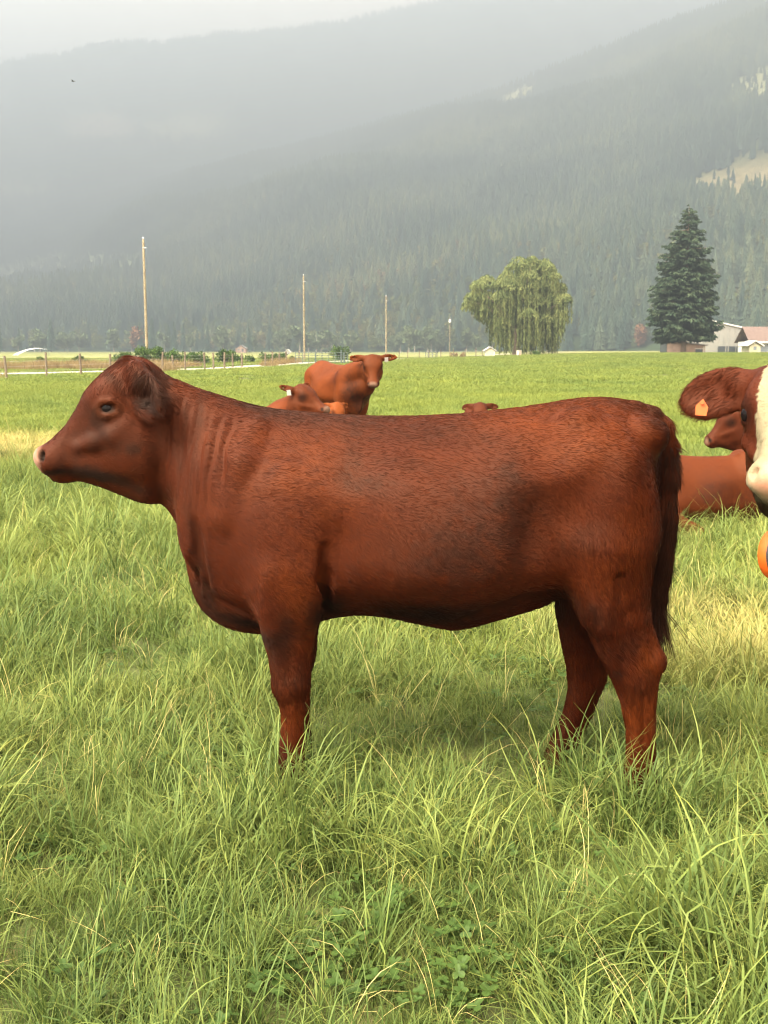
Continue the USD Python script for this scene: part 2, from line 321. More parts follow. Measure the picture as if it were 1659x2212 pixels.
class Slab:
    """A shape drawn in side view (x, z) and given a half width W(x, z) in y, rounded over the distance R from its outline."""
    def __init__(s, outline, widths, R, p=2.0, h=0.006, sig=0.012, blur=0.012, smoothing=1e-4):
        s.poly = smooth_outline(outline, sig=sig); s.h, s.R, s.p = h, R, p
        lo, hi = s.poly.min(0) - .12, s.poly.max(0) + .12; s.o = lo
        n = np.ceil((hi - lo) / h).astype(int) + 1
        X, Z = np.meshgrid(lo[0] + h * np.arange(n[0]), lo[1] + h * np.arange(n[1]), indexing='ij')
        s.d = ndimage.gaussian_filter(np.clip(outline_depth(s.poly, X, Z), -.12, R * 1.15), blur / h)
        if np.ndim(widths) == 0: s.W = np.full(X.shape, float(widths))
        else:
            w = V(widths); sub = 4
            r = RBFInterpolator(w[:, :2], w[:, 2], kernel='thin_plate_spline', smoothing=smoothing, neighbors=None)
            Xs, Zs = X[::sub, ::sub], Z[::sub, ::sub]
            Wc = r(np.stack([Xs.ravel(), Zs.ravel()], 1)).reshape(Xs.shape)
            s.W = ndimage.map_coordinates(Wc, [(X - lo[0]) / h / sub, (Z - lo[1]) / h / sub], order=1, mode='nearest')
            s.W = np.clip(s.W, w[:, 2].min() * .8, w[:, 2].max() * 1.1)
    def at(s, x, y, z):
        c = [(x - s.o[0]) / s.h, (z - s.o[1]) / s.h]
        d = ndimage.map_coordinates(s.d, c, order=1, mode='nearest', output=np.float32); W = ndimage.map_coordinates(s.W, c, order=1, mode='nearest', output=np.float32)
        e = np.maximum(s.R - d, 0) / s.R
        s.side = -d
        return (e ** s.p + (np.abs(y) / W) ** s.p) ** (1 / s.p) - 1
    def box(s, W=0.4): a, b = s.poly.min(0), s.poly.max(0); return np.array([a[0], -W, a[1]]), np.array([b[0], W, b[1]])
class Clay:
    def __init__(s, lo, hi, h):
        s.o, s.h = V(lo), h; s.n = np.ceil((V(hi) - s.o) / h).astype(int) + 1
        s.F = np.full(s.n, .3, np.float32)
    def block(s, lo, hi, pad=.1):
        a = np.clip(np.floor((V(lo) - pad - s.o) / s.h).astype(int), 0, s.n - 2); b = np.clip(np.ceil((V(hi) + pad - s.o) / s.h).astype(int) + 1, a + 2, s.n)
        g = [(s.o[k] + s.h * np.arange(a[k], b[k])).astype(np.float32) for k in range(3)]
        return tuple(slice(a[k], b[k]) for k in range(3)), np.meshgrid(*g, indexing='ij')
    def true(s, f):
        g = np.gradient(f, s.h); m = np.sqrt(g[0] ** 2 + g[1] ** 2 + g[2] ** 2)
        return np.clip(f / np.maximum(m, 1.5), -.3, .3)
    def blend(s, sl, d, k, cut=False):
        A = s.F[sl]
        if cut: d = -d; h = np.maximum(k - np.abs(A - d), 0) / k; s.F[sl] = np.maximum(A, d) + h * h * k / 4
        else: h = np.maximum(k - np.abs(A - d), 0) / k; s.F[sl] = np.minimum(A, d) - h * h * k / 4
    def slab(s, shape, k=.03, place=None, W=.42, cy=0.0):
        """place: (rotation 3x3, origin) from the shape's frame to the clay's."""
        if place is None:
            lo, hi = shape.box(W); sl, (x, y, z) = s.block(lo + [0, cy, 0], hi + [0, cy, 0]); y = y - cy
        else:
            R, o = place; lo, hi = shape.box(W); cs = np.array([[a, b, c] for a in (lo[0], hi[0]) for b in (lo[1], hi[1]) for c in (lo[2], hi[2])]) @ R.T + o
            sl, (x, y, z) = s.block(cs.min(0), cs.max(0)); q = np.stack([x - o[0], y - o[1], z - o[2]], -1) @ R; x, y, z = q[..., 0], q[..., 1], q[..., 2]
        s.blend(sl, np.maximum(s.true(shape.at(x, y, z)), shape.side), k)
    def ball(s, c, r, k=.03, rot=None, cut=False, true=True):
        c, r = V(c), np.broadcast_to(V(r), 3).astype(float); m = r.max(); sl, (x, y, z) = s.block(c - m, c + m, .04 + k)
        q = np.stack([x - c[0], y - c[1], z - c[2]], -1)
        if rot is not None: q = q @ rot
        f = np.sqrt(((q / r) ** 2).sum(-1)) - 1
        s.blend(sl, np.clip(f * r.min(), -.3, .3) if not true else s.true(f), k, cut)
    def rod(s, pts, rad, k=.03, cut=False):
        pts, rad = V(pts), np.broadcast_to(V(rad), len(pts)).astype(float)
        for i in range(len(pts) - 1):
            a, b, ra, rb = pts[i], pts[i + 1], rad[i], rad[i + 1]
            m = max(ra, rb); sl, (x, y, z) = s.block(np.minimum(a, b) - m, np.maximum(a, b) + m, .04 + k)
            ab = b - a; u = np.clip(((x - a[0]) * ab[0] + (y - a[1]) * ab[1] + (z - a[2]) * ab[2]) / max((ab @ ab), 1e-9), 0, 1)
            d = np.sqrt((x - a[0] - u * ab[0]) ** 2 + (y - a[1] - u * ab[1]) ** 2 + (z - a[2] - u * ab[2]) ** 2) - (ra + (rb - ra) * u)
            s.blend(sl, np.clip(d, -.3, .3), k, cut)
    def mesh(s):
        F = ndimage.gaussian_filter(s.F, .8); F[[0, -1]] = F[:, [0, -1]] = .3; F[:, :, [0, -1]] = .3
        n = np.array(F.shape); neg = F < 0
        cnt = np.zeros(n - 1, np.int8); corner = [(i, j, k) for i in (0, 1) for j in (0, 1) for k in (0, 1)]
        for i, j, k in corner: cnt += neg[i:n[0] - 1 + i, j:n[1] - 1 + j, k:n[2] - 1 + k]
        act = (cnt > 0) & (cnt < 8); cells = np.argwhere(act); ids = np.full(n - 1, -1, np.int64); ids[act] = np.arange(len(cells))
        acc, w = np.zeros((len(cells), 3)), np.zeros(len(cells))
        val = {c: F[cells[:, 0] + c[0], cells[:, 1] + c[1], cells[:, 2] + c[2]].astype(float) for c in corner}
        for c in corner:
            for ax in range(3):
                if c[ax]: continue
                e = list(c); e[ax] = 1; e = tuple(e); A, B = val[c], val[e]; m = (A < 0) != (B < 0)
                t = np.where(m, A / np.where(m, A - B, 1), 0); p = np.broadcast_to(V(c), (len(cells), 3)).copy(); p[:, ax] += t
                acc[m] += p[m]; w[m] += 1
        v = s.o + s.h * (cells + acc / w[:, None]); quads = []
        for ax in range(3):
            u, q = (ax + 1) % 3, (ax + 2) % 3
            a = np.take(neg, np.arange(n[ax] - 1), ax); b = np.take(neg, np.arange(1, n[ax]), ax)
            E = np.argwhere(a != b); E = E[(E[:, u] > 0) & (E[:, q] > 0) & (E[:, u] < n[u] - 1) & (E[:, q] < n[q] - 1)]
            fl = a[tuple(E.T)]; c = []
            for du, dq in ((-1, -1), (0, -1), (0, 0), (-1, 0)):
                e = E.copy(); e[:, u] += du; e[:, q] += dq; c.append(ids[tuple(e.T)])
            c = np.stack(c, 1); c[~fl] = c[~fl][:, ::-1]; quads.append(c)
        q = np.vstack(quads); q = q[(q >= 0).all(1)]
        f = np.vstack([q[:, [0, 1, 2]], q[:, [0, 2, 3]]])
        m = trimesh.Trimesh(v, f, process=False)
        comp = trimesh.graph.connected_component_labels(m.face_adjacency, node_count=len(f))
        keep = comp == np.bincount(comp).argmax(); m.update_faces(keep); m.remove_unreferenced_vertices()
        return m
def rot_axes(x, z):
    """Rotation whose first column is x, third is as near z as can be."""
    x = V(x) / np.linalg.norm(x); y = np.cross(z, x); y /= np.linalg.norm(y); return np.stack([x, y, np.cross(x, y)], 1)

D0 = 3.5                                                   # the heifer's middle plane
def L(pts, Y):                                             # points of the picture on a plane of the heifer -> side view metres
    p = V(pts); x, z = at(p[:, 0], p[:, 1], Y); return np.stack([x, z], 1)
def LW(pts, Y): p = V(pts); return np.c_[L(p[:, :2], Y), p[:, 2]]
def hz(pts): p = V(pts); o = p.copy(); o[:, 0] = (60 + p[:, 0] / 2.37) / 1.2345; o[:, 1] = (900 + p[:, 1] / 2.37) / 1.2345; return o
top = [(300,800),(345,803),(385,821),(430,839),(490,858),(540,873),(600,884),(700,893),(800,898),(900,898),(1000,893),(1060,886),(1120,880),(1180,871),(1240,860),(1300,857),(1350,861),(1395,876),(1418,895),(1432,930),(1439,980),(1440,1040),(1435,1100)]
bottom = [(1418,1190),(1398,1250),(1375,1285),(1300,1295),(1250,1295),(1210,1298),(1190,1315),(1140,1330),(1080,1346),(1020,1363),(975,1370),(920,1358),(850,1343),(780,1335),(720,1341),(680,1353),(620,1373),(560,1379),(500,1372),(455,1352),(430,1330),(412,1303),(402,1270),(395,1220),(391,1170),(384,1142),(350,1100),(330,1085),(300,1060)]
TORSO = np.vstack([L(top, 3.5), L(bottom, 3.44)])
TW = [(330,900,.10),(330,1000,.098),(330,1075,.06),(380,860,.105),(400,950,.118),(395,1050,.115),(388,1120,.07),(398,1200,.042),(405,1265,.04),(450,900,.13),(450,1000,.15),(440,1100,.135),(440,1200,.10),(430,1300,.055),(470,1340,.075),(560,1365,.115),(500,1280,.14),(550,1230,.195),
 (560,905,.13),(540,1000,.19),(520,1100,.21),(560,1120,.235),(600,1000,.205),(600,1200,.24),(640,1280,.215),(680,1335,.16),(620,1100,.245),
 (720,925,.16),(720,1000,.225),(735,1150,.25),(730,1240,.235),(715,1325,.16),
 (850,930,.185),(850,1050,.295),(850,1180,.325),(850,1280,.275),(850,1335,.16),
 (1000,930,.195),(1000,1050,.305),(1000,1200,.34),(1000,1290,.27),(985,1362,.12),
 (1120,905,.20),(1120,980,.275),(1110,1080,.305),(1110,1190,.315),(1110,1255,.265),(1120,1320,.14),
 (1200,885,.17),(1200,960,.262),(1200,1080,.262),(1200,1190,.262),(1190,1262,.215),(1200,1300,.09),
 (1250,872,.185),(1270,920,.262),(1280,1000,.272),(1300,1100,.275),(1300,1200,.265),(1290,1290,.20),
 (1370,900,.16),(1390,980,.23),(1390,1080,.235),(1380,1190,.21),(1370,1270,.165),(1425,990,.12),(1424,1090,.12),(1430,1170,.12),(1400,1250,.14),(1340,1292,.17),(1250,1295,.14)]
torso = Slab(TORSO, LW(TW, 3.4), .24, 2.0, blur=.02)
HRES = .0056
HEAD = [(82,748),(85,728),(98,705),(130,678),(180,647),(270,560),(350,440),(400,340),(470,262),(540,200),(620,152),(660,122),(715,114),(785,142),(850,192),(890,300),(895,450),(890,650),(880,850),(845,1045),(760,1046),(680,1018),(600,985),(500,945),(400,914),(330,898),(260,906),(195,884),(135,846),(104,815),(88,780)]
HWd = [(100,750,.050),(150,700,.060),(170,770,.072),(230,790,.074),(300,820,.06),(330,880,.045),(230,880,.045),(280,640,.058),(320,730,.060),(400,560,.064),(440,430,.082),(420,680,.062),(480,330,.100),(540,300,.108),(560,380,.114),(545,445,.104),(470,470,.086),(540,540,.098),(620,560,.102),(600,680,.086),(620,250,.100),(640,180,.082),(700,120,.055),(760,300,.10),(700,420,.106),(700,560,.106),(720,700,.102),(760,840,.088),(640,820,.078),(520,830,.066),(420,820,.058),(420,890,.045),(560,930,.045),(700,980,.05),(860,400,.10),(860,700,.105),(820,1000,.07)]
head = Slab(L(hz(HEAD), 3.5), np.c_[L(hz(V(HWd)[:, :2]), 3.5), V(HWd)[:, 2]], .058, 2.5, h=.004, sig=.005, blur=.006)
def hp(X, Y, y): x, z = at(*hz([(X, Y)])[0], D0 - abs(y)); return np.array([x, y, z])   # a point of the head zoom at depth y from the middle
foreN = np.vstack([L([(560,1200),(552,1260),(556,1317),(567,1372),(580,1413),(586,1455),(592,1490),(602,1516),(608,1545),(606,1590),(602,1640),(596,1672),(590,1700),(586,1744)], 3.35), L([(664,1744),(664,1705),(660,1670),(657,1640),(656,1590),(657,1545),(659,1510),(667,1482),(672,1450),(673,1425),(677,1399),(684,1349),(692,1300),(706,1200)], 3.35)])
fw = [(620,1200,.10),(620,1317,.088),(625,1380,.068),(625,1430,.052),(628,1470,.050),(632,1510,.042),(633,1560,.034),(633,1610,.036),(630,1660,.042),(626,1690,.044),(625,1740,.052)]
fore = Slab(foreN, LW(fw, 3.35), .05, 2.0, h=.004, sig=.006, blur=.006)
hindN = np.vstack([L([(1225,1150),(1234,1250),(1248,1310),(1270,1362),(1290,1406),(1308,1439),(1326,1475),(1342,1519),(1353,1575),(1354,1620),(1350,1665),(1343,1700),(1338,1744)], 3.35), L([(1416,1744),(1418,1705),(1418,1670),(1416,1620),(1416,1535),(1422,1480),(1429,1447),(1431,1410),(1416,1366),(1401,1318),(1401,1265),(1416,1150)], 3.35)])
hw = [(1320,1150,.10),(1320,1250,.105),(1330,1310,.09),(1345,1370,.066),(1370,1420,.05),(1380,1460,.048),(1385,1520,.036),(1386,1590,.034),(1384,1640,.038),(1380,1690,.044),(1378,1740,.052)]
hind = Slab(hindN, LW(hw, 3.35), .05, 2.0, h=.004, sig=.006, blur=.006)
hindF = np.vstack([L([(1200,1260),(1203,1322),(1214,1386),(1225,1439),(1229,1487),(1219,1535),(1196,1588),(1178,1630),(1168,1668)], 3.64), L([(1218,1672),(1226,1640),(1248,1608),(1267,1567),(1288,1519),(1312,1465),(1314,1420),(1308,1380),(1310,1320),(1320,1260)], 3.64)])
hfw = [(1260,1260,.10),(1260,1330,.085),(1262,1400,.066),(1268,1450,.05),(1258,1510,.042),(1235,1560,.036),(1215,1610,.04),(1195,1660,.05)]
hindfar = Slab(hindF, LW(hfw, 3.64), .05, 2.0, h=.004, sig=.006, blur=.006)
def add_eyes(c, P, k=.012, out_=0.0):
    """Lids and brow round each eye, the opening for it, and the eyeballs' centres. P(X, Y, y): a point of the head in the clay's frame."""
    out = []
    for s in (-1, 1):
        out.append(P(540 - (26 if out_ else 0), 447, s * (.0855 + out_)))
        c.ball(P(545, 448, s * (.090 + out_)), (.036, .022, .029), .025)
        c.rod([P(465, 446, s * .094), P(505, 410, s * .110), P(560, 406, s * .114), P(615, 440, s * .104)], [.006, .010, .010, .006], .012)
        c.rod([P(480, 478, s * .097), P(530, 494, s * .109), P(590, 480, s * .108)], [.005, .008, .006], .012)
        xo = -34 if out_ else 0
        c.rod([P(488 + xo, 456, s * .119), P(515 + xo, 447, s * .123), P(560 + xo, 444, s * .124), P(592 + xo, 450, s * .120)], [.006, .0165, .0165, .006], .003, cut=True)
        c.rod([P(640, 560, s * .098), P(560, 620, s * .096), P(450, 660, s * .072), P(350, 690, s * .060)], [.006, .009, .008, .005], .04)
    return out
def add_muzzle(c, P, cheek=True):
    for s in (-1, 1):
        c.ball(P(190, 775, s * .042), (.044, .034, .044), .03)
        c.ball(P(116, 748, s * .030), (.020, .024, .026), .02)
        c.rod([P(112, 730, s * .058), P(128, 748, s * .060), P(142, 772, s * .068)], [.010, .0150, .007], .004, cut=True)
        c.rod([P(150, 850, s * .062), P(230, 852, s * .078), P(330, 842, s * .074), P(390, 850, s * .068)], [.005, .0075, .0065, .004], .006, cut=True)
        c.rod([P(330, 850, s * .066), P(320, 790, s * .078), P(290, 720, s * .080)], [.007, .007, .004], .016, cut=True)
        if cheek: c.ball(P(700, 690, s * .068), (.075, .04, .085), .05)
    c.ball(P(265, 884, 0), (.04, .04, .014), .02)

clay = Clay((-1.25, -.46, -.02), (1.08, .46, 1.56), HRES)
clay.slab(torso, .02)
clay.slab(head, .035, W=.15)
clay.slab(fore, .05, cy=-.15, W=.14); clay.slab(fore, .05, cy=.15, W=.14)
clay.slab(hind, .09, cy=-.15, W=.14); clay.slab(hindfar, .05, cy=.14, W=.14)
# shoulder, elbow, thigh and ribs stand out a little; hollows behind the shoulder, before the hip and in the flank
def sp(px, py, y): x, z = at(px, py, D0 + y); return np.array([x, y, z])
for s in (-1, 1):
    clay.ball(sp(480, 1120, -.105) * [1, -s, 1], (.13, .055, .20), .11)
    clay.ball(sp(655, 1250, -.17) * [1, -s, 1], (.07, .06, .13), .07)
    clay.ball(sp(620, 1180, -.17) * [1, -s, 1], (.11, .075, .20), .09)
    clay.ball(sp(1330, 1120, -.17) * [1, -s, 1], (.13, .085, .18), .06)
    clay.ball(sp(1405, 940, -.10) * [1, -s, 1], (.05, .05, .05), .06)
    clay.ball(sp(1190, 960, -.34) * [1, -s, 1], (.11, .085, .08), .07, cut=True)
    clay.ball(sp(725, 1230, -.30) * [1, -s, 1], (.028, .06, .13), .05, cut=True)
    clay.ball(sp(740, 980, -.29) * [1, -s, 1], (.08, .06, .10), .06, cut=True)
    clay.ball(sp(1170, 1190, -.36) * [1, -s, 1], (.06, .08, .16), .08, cut=True)
# bones and folds that catch the light
def surf(px, py, Y=3.3):
    x, z = at(px, py, Y); g = [[(x - torso.o[0]) / torso.h], [(z - torso.o[1]) / torso.h]]
    W = ndimage.map_coordinates(torso.W, g, order=1)[0]; d = ndimage.map_coordinates(torso.d, g, order=1)[0]; e = np.clip(1 - d / torso.R, 0, 1)
    return np.array([x, -W * math.sqrt(1 - e * e), z])
for s in (-1, 1):
    q = lambda p: p * [1, -s, 1]
    clay.ball(q(surf(1262, 912) + [0, .030, 0]), (.050, .042, .034), .05)
    clay.ball(q(surf(1402, 945) + [0, .020, 0]), (.036, .032, .036), .04)
    clay.rod([q(surf(548, 935) + [0, .022, 0]), q(surf(520, 1010) + [0, .024, 0]), q(surf(486, 1120) + [0, .020, 0])], [.022, .030, .034], .05)
    clay.rod([q(surf(x_, y_) + [0, .004, 0]) for x_, y_ in ((704, 1180), (700, 1240), (694, 1290), (690, 1335))], [.008, .018, .024, .026], .03, cut=True)
    clay.rod([q(surf(x_, y_) - [0, .012, 0]) for x_, y_ in ((1010, 1352), (1070, 1322), (1130, 1305), (1190, 1300))], [.012, .026, .032, .030], .03, cut=True)
    clay.ball([sp(632, 1478, -.15)[0] - .012, -.15 * -s, sp(632, 1478, -.15)[2]], (.046, .046, .040), .03)
    clay.ball(q(sp(1418, 1428, -.15)), (.030, .026, .034), .025)
    clay.rod([q(sp(1392, 1500, -.190)), q(sp(1391, 1600, -.186))], [.006, .006], .012, cut=True)
    clay.rod([q(sp(1338, 1250, -.262)), q(sp(1366, 1330, -.244)), q(sp(1388, 1400, -.214))], [.010, .012, .008], .03, cut=True)
# loose skin of the neck and the dewlap
def skin_y(x, z):
    """Where the near flank's surface lies at (x, z), read from the clay itself."""
    yy = np.linspace(-.44, 0, 180); c = [np.broadcast_to(((x - clay.o[0]) / clay.h)[:, None], (len(x), 180)), np.broadcast_to(((yy - clay.o[1]) / clay.h)[None], (len(x), 180)), np.broadcast_to(((z - clay.o[2]) / clay.h)[:, None], (len(x), 180))]
    f = ndimage.map_coordinates(clay.F, c, order=1) < 0
    return yy[np.argmax(f, 1)]
FOLDS = [(425,1110,440,1275,.016),(408,1190,416,1290,.010),(450,880,424,1130,.0052),(424,866,398,1110,.0058),(388,850,378,1095,.006),(474,895,452,1080,.0045),(360,875,352,1060,.005),(465,1300,545,1345,.009),(437,872,412,1120,.005),(406,868,387,1100,.0052),(500,905,480,1050,.004)]
cuts = []
for px0, py0, px1, py1, dep in FOLDS:
    ps = [(px0 + (px1 - px0) * t + 5 * math.sin(3 * t + px0) + 2 * math.sin(11 * t + py0), py0 + (py1 - py0) * t) for t in np.linspace(0, 1, 30)]
    cx, cz = L(ps, 3.36).T; cuts.append((cx, cz, ndimage.gaussian_filter1d(-skin_y(cx, cz), 1.5), dep))
for cx, cz, yy, dep in cuts:
    for s in (-1, 1):
        e = np.sin(np.linspace(.06, 3.08, 30)) ** .7
        clay.rod(np.stack([cx, s * (yy + .35 * dep + .004 * (1 - e)), cz], 1), dep * e, .008 + dep * .5, cut=True)
eyes = add_eyes(clay, hp); add_muzzle(clay, hp)
def ear(c, root, tip, wide, face, r=(.0, .05, .017), k=.03):
    """A cupped leaf of an ear from root to tip; wide: which way its blade is broad; face: which way the cup opens."""
    root, tip = V(root), V(tip); ax = tip - root; ln = np.linalg.norm(ax); R = rot_axes(ax, face); m = root + ax * .52
    c.ball(m, (ln * .56, r[1], r[2]), k, rot=R)
    c.ball(m + ax * .06 + R[:, 2] * r[2] * 1.15, (ln * .40, r[1] * .66, r[2] * 1.0), .01, rot=R, cut=True)
    c.rod([root - ax * .12, root + ax * .25], [.032, .026], .03)
ear(clay, hp(730, 235, -.086), hp(838, 490, -.165), None, (-.52, -.84, .12), (0, .062, .020))
ear(clay, hp(690, 250, .088), hp(468, 196, .205), None, (-.6, -.2, -.5), (0, .046, .018))
tailc = [sp(*p) for p in [(1372,888,0),(1405,902,0),(1429,922,0),(1444,960,0),(1449,1030,-.01),(1445,1110,-.01),(1437,1190,-.015),(1428,1250,-.015),(1420,1300,-.015)]]
clay.rod(tailc, [.03,.034,.032,.026,.024,.022,.020,.018,.012], .02)
body = clay.mesh()
# ------------------------------------------------------------------ coat: colours and hair
# markings of the coat in side view: centre and radii in metres, colour, strength
def marks(list_, Y): return [(*np.array(at(a, b, Y)), ra / 650., rb / 650., th, c, s) for a, b, ra, rb, th, c, s in list_]
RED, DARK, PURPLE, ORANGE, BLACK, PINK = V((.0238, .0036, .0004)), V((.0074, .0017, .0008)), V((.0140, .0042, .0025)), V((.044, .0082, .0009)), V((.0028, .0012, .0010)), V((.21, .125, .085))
HEIFER = marks([
 (655, 1330, 34, 60, 0, ORANGE, .7), (632, 1570, 30, 80, 0, ORANGE, .6), (1390, 1560, 36, 90, 0, ORANGE, .7), (1405, 1430, 24, 40, 0, ORANGE, .6), (1235, 1500, 40, 100, 0, ORANGE, .5), (640, 1250, 60, 50, 0, ORANGE, .4),
 (1250, 930, 190, 60, 0, ORANGE, .55), (620, 960, 90, 60, 0, ORANGE, .25), (700, 1040, 90, 90, 0, ORANGE, .3), (1330, 1230, 60, 60, 0, ORANGE, .3),
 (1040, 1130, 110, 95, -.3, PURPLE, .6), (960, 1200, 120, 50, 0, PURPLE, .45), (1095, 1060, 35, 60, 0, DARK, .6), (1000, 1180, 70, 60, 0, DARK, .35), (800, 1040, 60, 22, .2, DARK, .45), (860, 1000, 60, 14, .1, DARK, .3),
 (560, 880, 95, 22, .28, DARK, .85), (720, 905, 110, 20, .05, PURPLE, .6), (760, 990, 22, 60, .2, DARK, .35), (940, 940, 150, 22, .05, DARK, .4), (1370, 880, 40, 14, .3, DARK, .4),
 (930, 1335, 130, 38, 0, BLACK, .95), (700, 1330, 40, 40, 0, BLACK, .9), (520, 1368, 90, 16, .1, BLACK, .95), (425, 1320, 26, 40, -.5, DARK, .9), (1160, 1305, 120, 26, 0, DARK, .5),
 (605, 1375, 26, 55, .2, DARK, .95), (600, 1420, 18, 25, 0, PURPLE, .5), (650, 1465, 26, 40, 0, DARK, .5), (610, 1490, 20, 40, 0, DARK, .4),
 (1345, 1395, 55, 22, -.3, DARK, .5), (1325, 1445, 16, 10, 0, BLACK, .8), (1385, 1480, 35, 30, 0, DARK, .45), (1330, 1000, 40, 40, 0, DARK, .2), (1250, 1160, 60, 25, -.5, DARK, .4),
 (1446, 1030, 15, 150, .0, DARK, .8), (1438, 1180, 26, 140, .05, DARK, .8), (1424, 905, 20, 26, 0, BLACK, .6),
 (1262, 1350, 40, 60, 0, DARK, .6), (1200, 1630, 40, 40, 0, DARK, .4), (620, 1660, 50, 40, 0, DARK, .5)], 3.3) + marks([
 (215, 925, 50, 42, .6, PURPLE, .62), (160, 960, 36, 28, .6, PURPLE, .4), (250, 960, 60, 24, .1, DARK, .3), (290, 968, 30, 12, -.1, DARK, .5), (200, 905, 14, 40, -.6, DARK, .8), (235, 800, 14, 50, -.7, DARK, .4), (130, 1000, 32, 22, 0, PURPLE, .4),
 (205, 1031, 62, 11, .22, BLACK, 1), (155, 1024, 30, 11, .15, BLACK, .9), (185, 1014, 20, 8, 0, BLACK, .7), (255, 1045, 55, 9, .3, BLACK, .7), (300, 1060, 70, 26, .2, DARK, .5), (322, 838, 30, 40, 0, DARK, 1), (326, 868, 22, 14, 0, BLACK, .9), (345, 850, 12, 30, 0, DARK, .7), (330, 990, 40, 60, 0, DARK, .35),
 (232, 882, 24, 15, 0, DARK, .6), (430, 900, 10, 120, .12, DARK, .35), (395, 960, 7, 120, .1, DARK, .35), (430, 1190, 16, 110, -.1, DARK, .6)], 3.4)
MUZZ = hp(94, 755, 0.0)
nost = [hp(128, 750, -.060), hp(128, 750, .060)]
def coat(p, ms, seed=3, base=RED, noise=1.0, muzzle=None, mrad=.040, side=True):
    p = V(p); n1 = meshkit.fbm(p * 9, 3, seed) - .5; n2 = meshkit.fbm(p * 38, 2, seed + 5) - .5; n3 = meshkit.fbm(p * [60, 60, 22], 2, seed + 15) - .5
    q = p + .05 * noise * np.stack([n1, n2 * 0, meshkit.fbm(p * 7 + 9, 3, seed + 8) - .5], 1)
    c = np.broadcast_to(base, (len(p), 3)) * (1 + .35 * n1 + .25 * n2)[:, None]
    c = c + (.005 * np.clip(n1 * 2, 0, 1))[:, None] * [1, .3, .08]
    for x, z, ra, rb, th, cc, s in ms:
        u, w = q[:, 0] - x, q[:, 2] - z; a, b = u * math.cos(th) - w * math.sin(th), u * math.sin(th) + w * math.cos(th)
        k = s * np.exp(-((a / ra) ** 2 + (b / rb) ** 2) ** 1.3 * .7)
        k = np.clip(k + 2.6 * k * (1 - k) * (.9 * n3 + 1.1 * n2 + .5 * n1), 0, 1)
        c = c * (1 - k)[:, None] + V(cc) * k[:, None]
    if muzzle is not None:
        k = np.clip(1.6 - np.linalg.norm((p - muzzle) * [1, .55, .9], axis=1) / mrad * 1.15, 0, 1); c = c * (1 - k)[:, None] + PINK * k[:, None]
        for nn in nost: k = np.clip(2.2 - np.linalg.norm((p - nn) * [1, .6, .75], axis=1) / .0135 * 1.6, 0, 1)[:, None]; c = c * (1 - k) + BLACK * k
    return np.clip(c, .0006, .9)
mat('hide', {'k': ('attribute', {'attribute': 'tint'}), 'g': ('geometry', {}), 'n': ('noise_texture', {'scale': 160.0, 'detail': 3.0}), 'b': ('bump', {'strength': 0.35, 'distance': 0.004}),
    'p': ('principled_bsdf', {'roughness': 0.65, 'specular_ior_level': 0.12, 'specular_tint': (1.0, 0.7, 0.5), 'sheen_weight': 0.0})},
    [('k.color', 'p.base_color'), ('g.position', 'n.vector'), ('n.fac', 'b.height'), ('b.normal', 'p.normal')])
mat('coat_hair', {'k': ('attribute', {'attribute': 'tint'}),
    'p': ('principled_bsdf', {'roughness': 0.55, 'specular_ior_level': 0.10, 'specular_tint': (1.0, 0.68, 0.48)})}, [('k.color', 'p.base_color')])
principled('eyeball', (0.004, 0.003, 0.003), 0.06, 0.06)
principled('tag_orange', (0.28, 0.050, 0.003), 0.5, 0.3, (60.0, (0.25, 0.042, 0.003)))
principled('tag_white', (0.27, 0.26, 0.24), 0.45, 0.4)
principled('rubber_black', (0.012, 0.012, 0.014), 0.5, 0.4)
